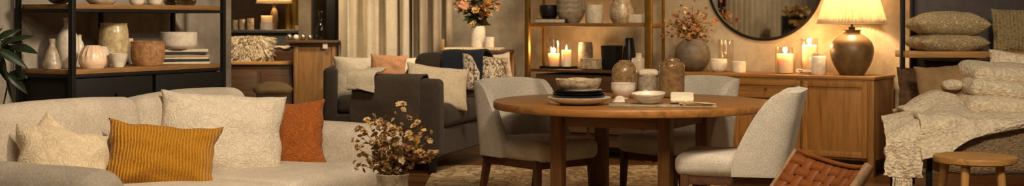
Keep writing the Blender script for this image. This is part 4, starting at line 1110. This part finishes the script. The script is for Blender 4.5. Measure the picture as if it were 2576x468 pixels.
# shaggy pouf: fur tufts over a soft block
def pouf():
    k = 13.45 / F; w, h = 104 * k, 58 * k; rnd = random.Random(2)
    t = thing('fur_pouf', 'shaggy cream fur pouf sitting on the passage bench', 'pouf', ((630 - CX) * k, 13.45, .8155))
    soft('cushion_body', (0, 0, h / 2), (w, .34, h), .10, M['ivory'], t, .01)
    bm = bmesh.new()
    for i in range(3600):
        a, b_ = rnd.uniform(0, 2 * math.pi), rnd.uniform(-.9, 1); d = Vector((math.cos(a) * math.sqrt(1 - b_ * b_), math.sin(a) * math.sqrt(1 - b_ * b_), b_))
        m_ = max(abs(d.x) / (w / 2), abs(d.y) / .17, abs(d.z) / (h / 2)); p = d / m_ * .99 + Vector((0, 0, h / 2)); p.z = max(p.z, .01)
        leaf_bm(bm, p, d + Vector((rnd.uniform(-.7, .7), rnd.uniform(-.7, .7), rnd.uniform(-.7, .3))), rnd.uniform(.028, .05), .010, .4, rnd.uniform(-1, 1), 3)
    o = bm_obj('fur', bm, M['ivory'], t, 180); o['kind'] = 'stuff'
pouf()
k = 13.62 / F
o = box('wooden_crate', (0, 0, .06), (.26, .2, .12), M['oldX'], None, .004); o.location = ((712 - CX) * k, 13.62, .8155); tag(o, 'small wooden crate on the passage bench beside the fur pouf', 'crate')
rows = [[Vector(((690 + 16 * i - CX) * k, 13.5 + .06 * j, .955 + .018 * math.sin(i * 2.3 + j * 1.7))) for j in range(4)] for i in range(4)]
drape('scarf', 'cream scarf crumpled on top of the wooden crate', 'scarf', M['ivory'], rows, 24, 18, .014, .008, 4, 9)
# woven ottoman
k = 11.9 / F; ot = thing('woven_ottoman', 'brown woven ottoman behind the rust cushion', 'ottoman', ((686 - CX) * k, 11.9, 0), R(12))
soft('body', (0, 0, .29), (.30, .30, .56), .03, M['brownfab'], ot, .004); soft('lid', (0, 0, .60), (.31, .31, .09), .045, M['suede'], ot, .03)
# far counter, lamp and candles
ct = thing('counter', 'grey counter at the far end of the passage', 'counter', (-3.0, 15.5, 0))
gm = plain('grey_paint', srgb(84, 80, 76), .6)
box('top', (0, .25, 1.11), (1.3, .6, .035), gm, ct, .004); box('body', (0, .28, .545), (1.24, .5, 1.09), gm, ct, .004)
kf = 15.7 / F; zf = 1.128
for i, (px, w, h) in enumerate(((592, 13, 24), (609, 14, 26), (630, 17, 28), (748, 10, 10))):
    o = lathe('canister', vessel_prof([(w * kf / 2 * .9, 0), (w * kf / 2, .01), (w * kf / 2, h * kf)], .004, smooth=False), M['specc'], None, 24); o.location = ((px - CX) * kf, 15.7 - .0, zf)
    tag(o, ['cream canister at the shadowed end of the far grey counter', 'cream canister, middle of the three on the far counter', 'cream canister nearest the candles on the far counter', 'tiny cream pot by the yellow curtain on the far counter'][i], 'canister', 'canisters on the far counter')
c1 = lathe('pillar_candle', [(0, 0), (16 * kf, 0), (16 * kf, 17 * kf), (0, 17 * kf)], M['whitec'], None, 28, smooth=30); c1.location = ((674 - CX) * kf, 15.62, zf); tag(c1, 'wide white candle under the smaller one below the far lamp', 'candle')
c2 = lathe('pillar_candle', [(0, 0), (14 * kf, 0), (14 * kf, 18 * kf), (0, 17 * kf)], M['wax'], None, 28, smooth=30); c2.location = ((674 - CX) * kf, 15.62, zf + 17 * kf + .001); tag(c2, 'short white candle stacked on the wide one below the far lamp', 'candle')
table_lamp('glowing table lamp on the far grey counter', Vector(((690 - CX) / F * 15.80, 15.80)), zf, .52, 22, .35)
curtain('curtain', 'ochre yellow curtain at the far end of the passage', (716 - CX) / F * 16.4, (762 - CX) / F * 16.4, 16.4, srgb(142, 116, 46), 3, .04, 11)

# ------------------------------------------------------------------ daybed with shelf
def daybed():
    t = thing('daybed', 'black framed daybed with a taupe knitted cover and wooden shelf board', 'daybed', (2.69, 8.42, 0))
    L, D = 1.50, 1.26
    for (x, y) in ((.06, .06), (L, .06), (.06, .86)): box('leg', (x + .03, y, .18), (.035, .035, .36), M['black'], t, .003)
    for (x, y) in ((.18, .93), (.36, D + .02), (L - .02, D + .02)): box('post', (x, y, 1.05), (.034, .034, 2.1), M['black'], t, .003)
    box('bed_rail', (L / 2 + .09, .04, .385), (L - .04, .03, .05), M['oldX'], t, .003); box('bed_rail', (L / 2 + .09, .92, .385), (L - .04, .03, .05), M['oldX'], t, .003)
    box('side_rail', (.08, .48, .385), (.03, .86, .05), M['oldX'], t, .003)
    box('ledge', (.33, .99, .555), (.34, .14, .045), M['oakX'], t, .003)
    soft('mattress', (L / 2 + .09, .47, .47), (L - .02, .92, .15), .05, M['ivory'], t, .006)
    soft('knitted_cover', (L / 2 + .12, .46, .40), (L - .04, .94, .36), .06, M['brownknit'], t, .006, .012, ms=26)
    box('shelf_board', (L / 2 + .16, .95, .998), (L - .04, .32, .047), M['oakX'], t, .004)
    box('back_panel', (L / 2 + .24, D + .055, 1.15), (L - .28, .02, 1.7), plain('slate_panel', srgb(76, 68, 66), .8), t, .002)
    return t
daybed()
zsh = 1.022
def flat_pillow(label, px, Y, z, w, d, t_, yaw, mat, seed, group, tilt=0):
    o = bm_obj('cushion', pillow_bm(w, d, t_, seed, wr=.006), mat, None, 180)
    o.location = ((px - CX) / F * Y, Y, z); o.rotation_euler = (R(90 + tilt), 0, R(yaw)); return tag(o, label, 'cushion', group)
gs = 'cushions on the daybed shelf'
flat_pillow('taupe braided cushion lying flat, lower of the two on the daybed shelf', 2378, 9.40, zsh + .062, .52, .38, .14, 4, M['braid'], 31, gs)
flat_pillow('taupe braided cushion lying flat, on top of another on the daybed shelf', 2382, 9.38, zsh + .195, .53, .40, .17, -2, M['braid'], 33, gs)
pillow('cushion', 'dark taupe braided cushion standing upright on the daybed shelf', 'cushion', 2566, 78, 9.42, .42, .34, .12, -4, 9, 0, M['braid2'], 35, gs)
gd = 'cushions on the daybed'
pillow('cushion', 'tan suede cushion standing at the back of the daybed under the shelf', 'cushion', 2378, 220, 9.02, .42, .33, .14, 6, 14, -4, M['suede'], 37, gd)
pillow('cushion', 'dark brown shaggy cushion behind the tan suede one', 'cushion', 2325, 222, 9.34, .40, .32, .12, 0, 8, 0, M['brownfab'], 39, gd)
pillow('cushion', 'dark brown cushion in the shade under the daybed shelf', 'cushion', 2400, 196, 9.42, .44, .27, .10, 0, 8, 0, M['brownfab'], 41, gd)

def fold_block(label, name, c, s, seed, mat, yaw=0, pitch=0, group=None, cat='throw'):
    o = bm_obj(name, soft_box_bm(*s, min(s) * .48, .008, 5, 30, lump=.026 if s[0] > .3 else .008, seed=seed), mat, None, 180)
    o.location = c; o.rotation_euler = (0, R(pitch), R(yaw)); return tag(o, label, cat, group)
gt = 'cream chunky throws piled on the daybed'
fold_block('folded cream chunky throw, lowest of the three piled on the daybed', 'folded_throw', (3.50, 8.85, .640), (.78, .52, .155), 1, M['knit'], -4, 3, gt)
fold_block('folded cream chunky throw, middle of the three piled on the daybed', 'folded_throw', (3.53, 8.90, .765), (.74, .46, .125), 2, M['knit'], -2, 5, gt)
fold_block('folded cream chunky throw, topmost of the three piled on the daybed', 'folded_throw', (3.56, 8.95, .865), (.74, .42, .12), 3, M['knit'], 0, 4, gt)
pillow('cushion', 'cream fleece cushion resting above the pile of chunky throws', 'cushion', 2562, 168, 9.02, .42, .20, .14, -6, 20, 10, M['knit'], 43, gd)

# the long throw: lies along the bed, spills over its front and hangs at the near corner
rows = []
for X, zb, zm, zl in ((3.95, .58, .59, .575), (3.6, .58, .59, .57), (3.35, .58, .59, .56), (3.17, .62, .60, .53), (3.05, .70, .62, .48), (2.95, .72, .63, .43), (2.86, .69, .62, .385), (2.78, .65, .60, .36), (2.72, .62, .59, .345), (2.68, .60, .58, .34)):
    rows.append([Vector((X, 8.98, zb)), Vector((X, 8.8, zb + .02)), Vector((X, 8.6, zm)), Vector((X, 8.47, .615)), Vector((X, 8.395, .585)), Vector((X, 8.365, .53)), Vector((X, 8.345, .5 * (.53 + zl))), Vector((X, 8.335, zl))])
thr, _ = drape('draped_throw', 'cream chunky throw with fringe spilling over the front corner of the daybed', 'throw', M['knit'], rows, 80, 70, .032, .016, 2, 7)
rows = []
for i, X in enumerate((2.71, 2.68, 2.65, 2.615, 2.585, 2.55, 2.52, 2.49)):
    w = .016 * math.sin(i * 2.4)
    yb = 8.36 + .07 * i / 7
    rows.append([Vector((X + .05, 8.72, .615 - .004 * i)), Vector((X + .03, 8.55 + .01 * i, .61 - .010 * i)), Vector((X + .005, yb + .05, .585 - .017 * i)), Vector((X - .015, yb + w * .4, .50 - .01 * i)), Vector((X - .02, yb + w, .38)), Vector((X - .015, yb - w, .28)), Vector((X - .01, yb + w, .22))])
hang, g = drape('hanging_end', None, None, M['knit'], rows, 50, 60, .026, .012, 6, 8, parent=thr)
rnd = random.Random(5); fb = bmesh.new()
for i in range(0, len(g[0]), 1):
    p = g[-1][i].co if False else None
me_ = hang.data; low = sorted([v.co for v in me_.vertices], key=lambda c: c.z)[:len(g[0])]
for c in low:
    x, y, z = c
    add_tube(fb, catmull([(x, y, z + .01), (x + rnd.uniform(-.008, .008), y + rnd.uniform(-.012, .008), z * .75 + .02), (x + rnd.uniform(-.012, .012), y + rnd.uniform(-.015, .01), rnd.uniform(.07, .11))], 3), .0055, .004, 5)
fr_ = bm_obj('fringe', fb, M['knit'], thr, 180); fr_['kind'] = 'stuff'
# knot of fringe at the top where the throw starts
fold_block('bunched end of cream fleece beside the tan suede cushion', 'throw_end', (3.08, 8.90, .795), (.12, .10, .06), 7, M['knit'], 10, 0, None)

# ------------------------------------------------------------------ round stool
def stool():
    Y = 7.45; k = Y / F; x = (2453 - CX) * k; zt_ = .455; r = 101 * k
    t = thing('stool', 'round wooden stool with splayed legs in front of the daybed', 'stool', (x, Y, 0))
    lathe('seat', [(0, zt_ - .042), (r * .93, zt_ - .042), (r * .99, zt_ - .034), (r, zt_ - .012), (r * .985, zt_ - .002), (r * .95, zt_), (r * .85, zt_ - .003), (0, zt_ - .004)], M['oakX'], t, 72)
    for i in range(5):
        a = 2 * math.pi * (i + .22) / 5; c, s = math.cos(a), math.sin(a)
        tube('leg', [(c * r * .70, s * r * .70, zt_ - .040), (c * r * .92, s * r * .92, 0)], .026, M['oakZ'], t, .018, 16)
stool()
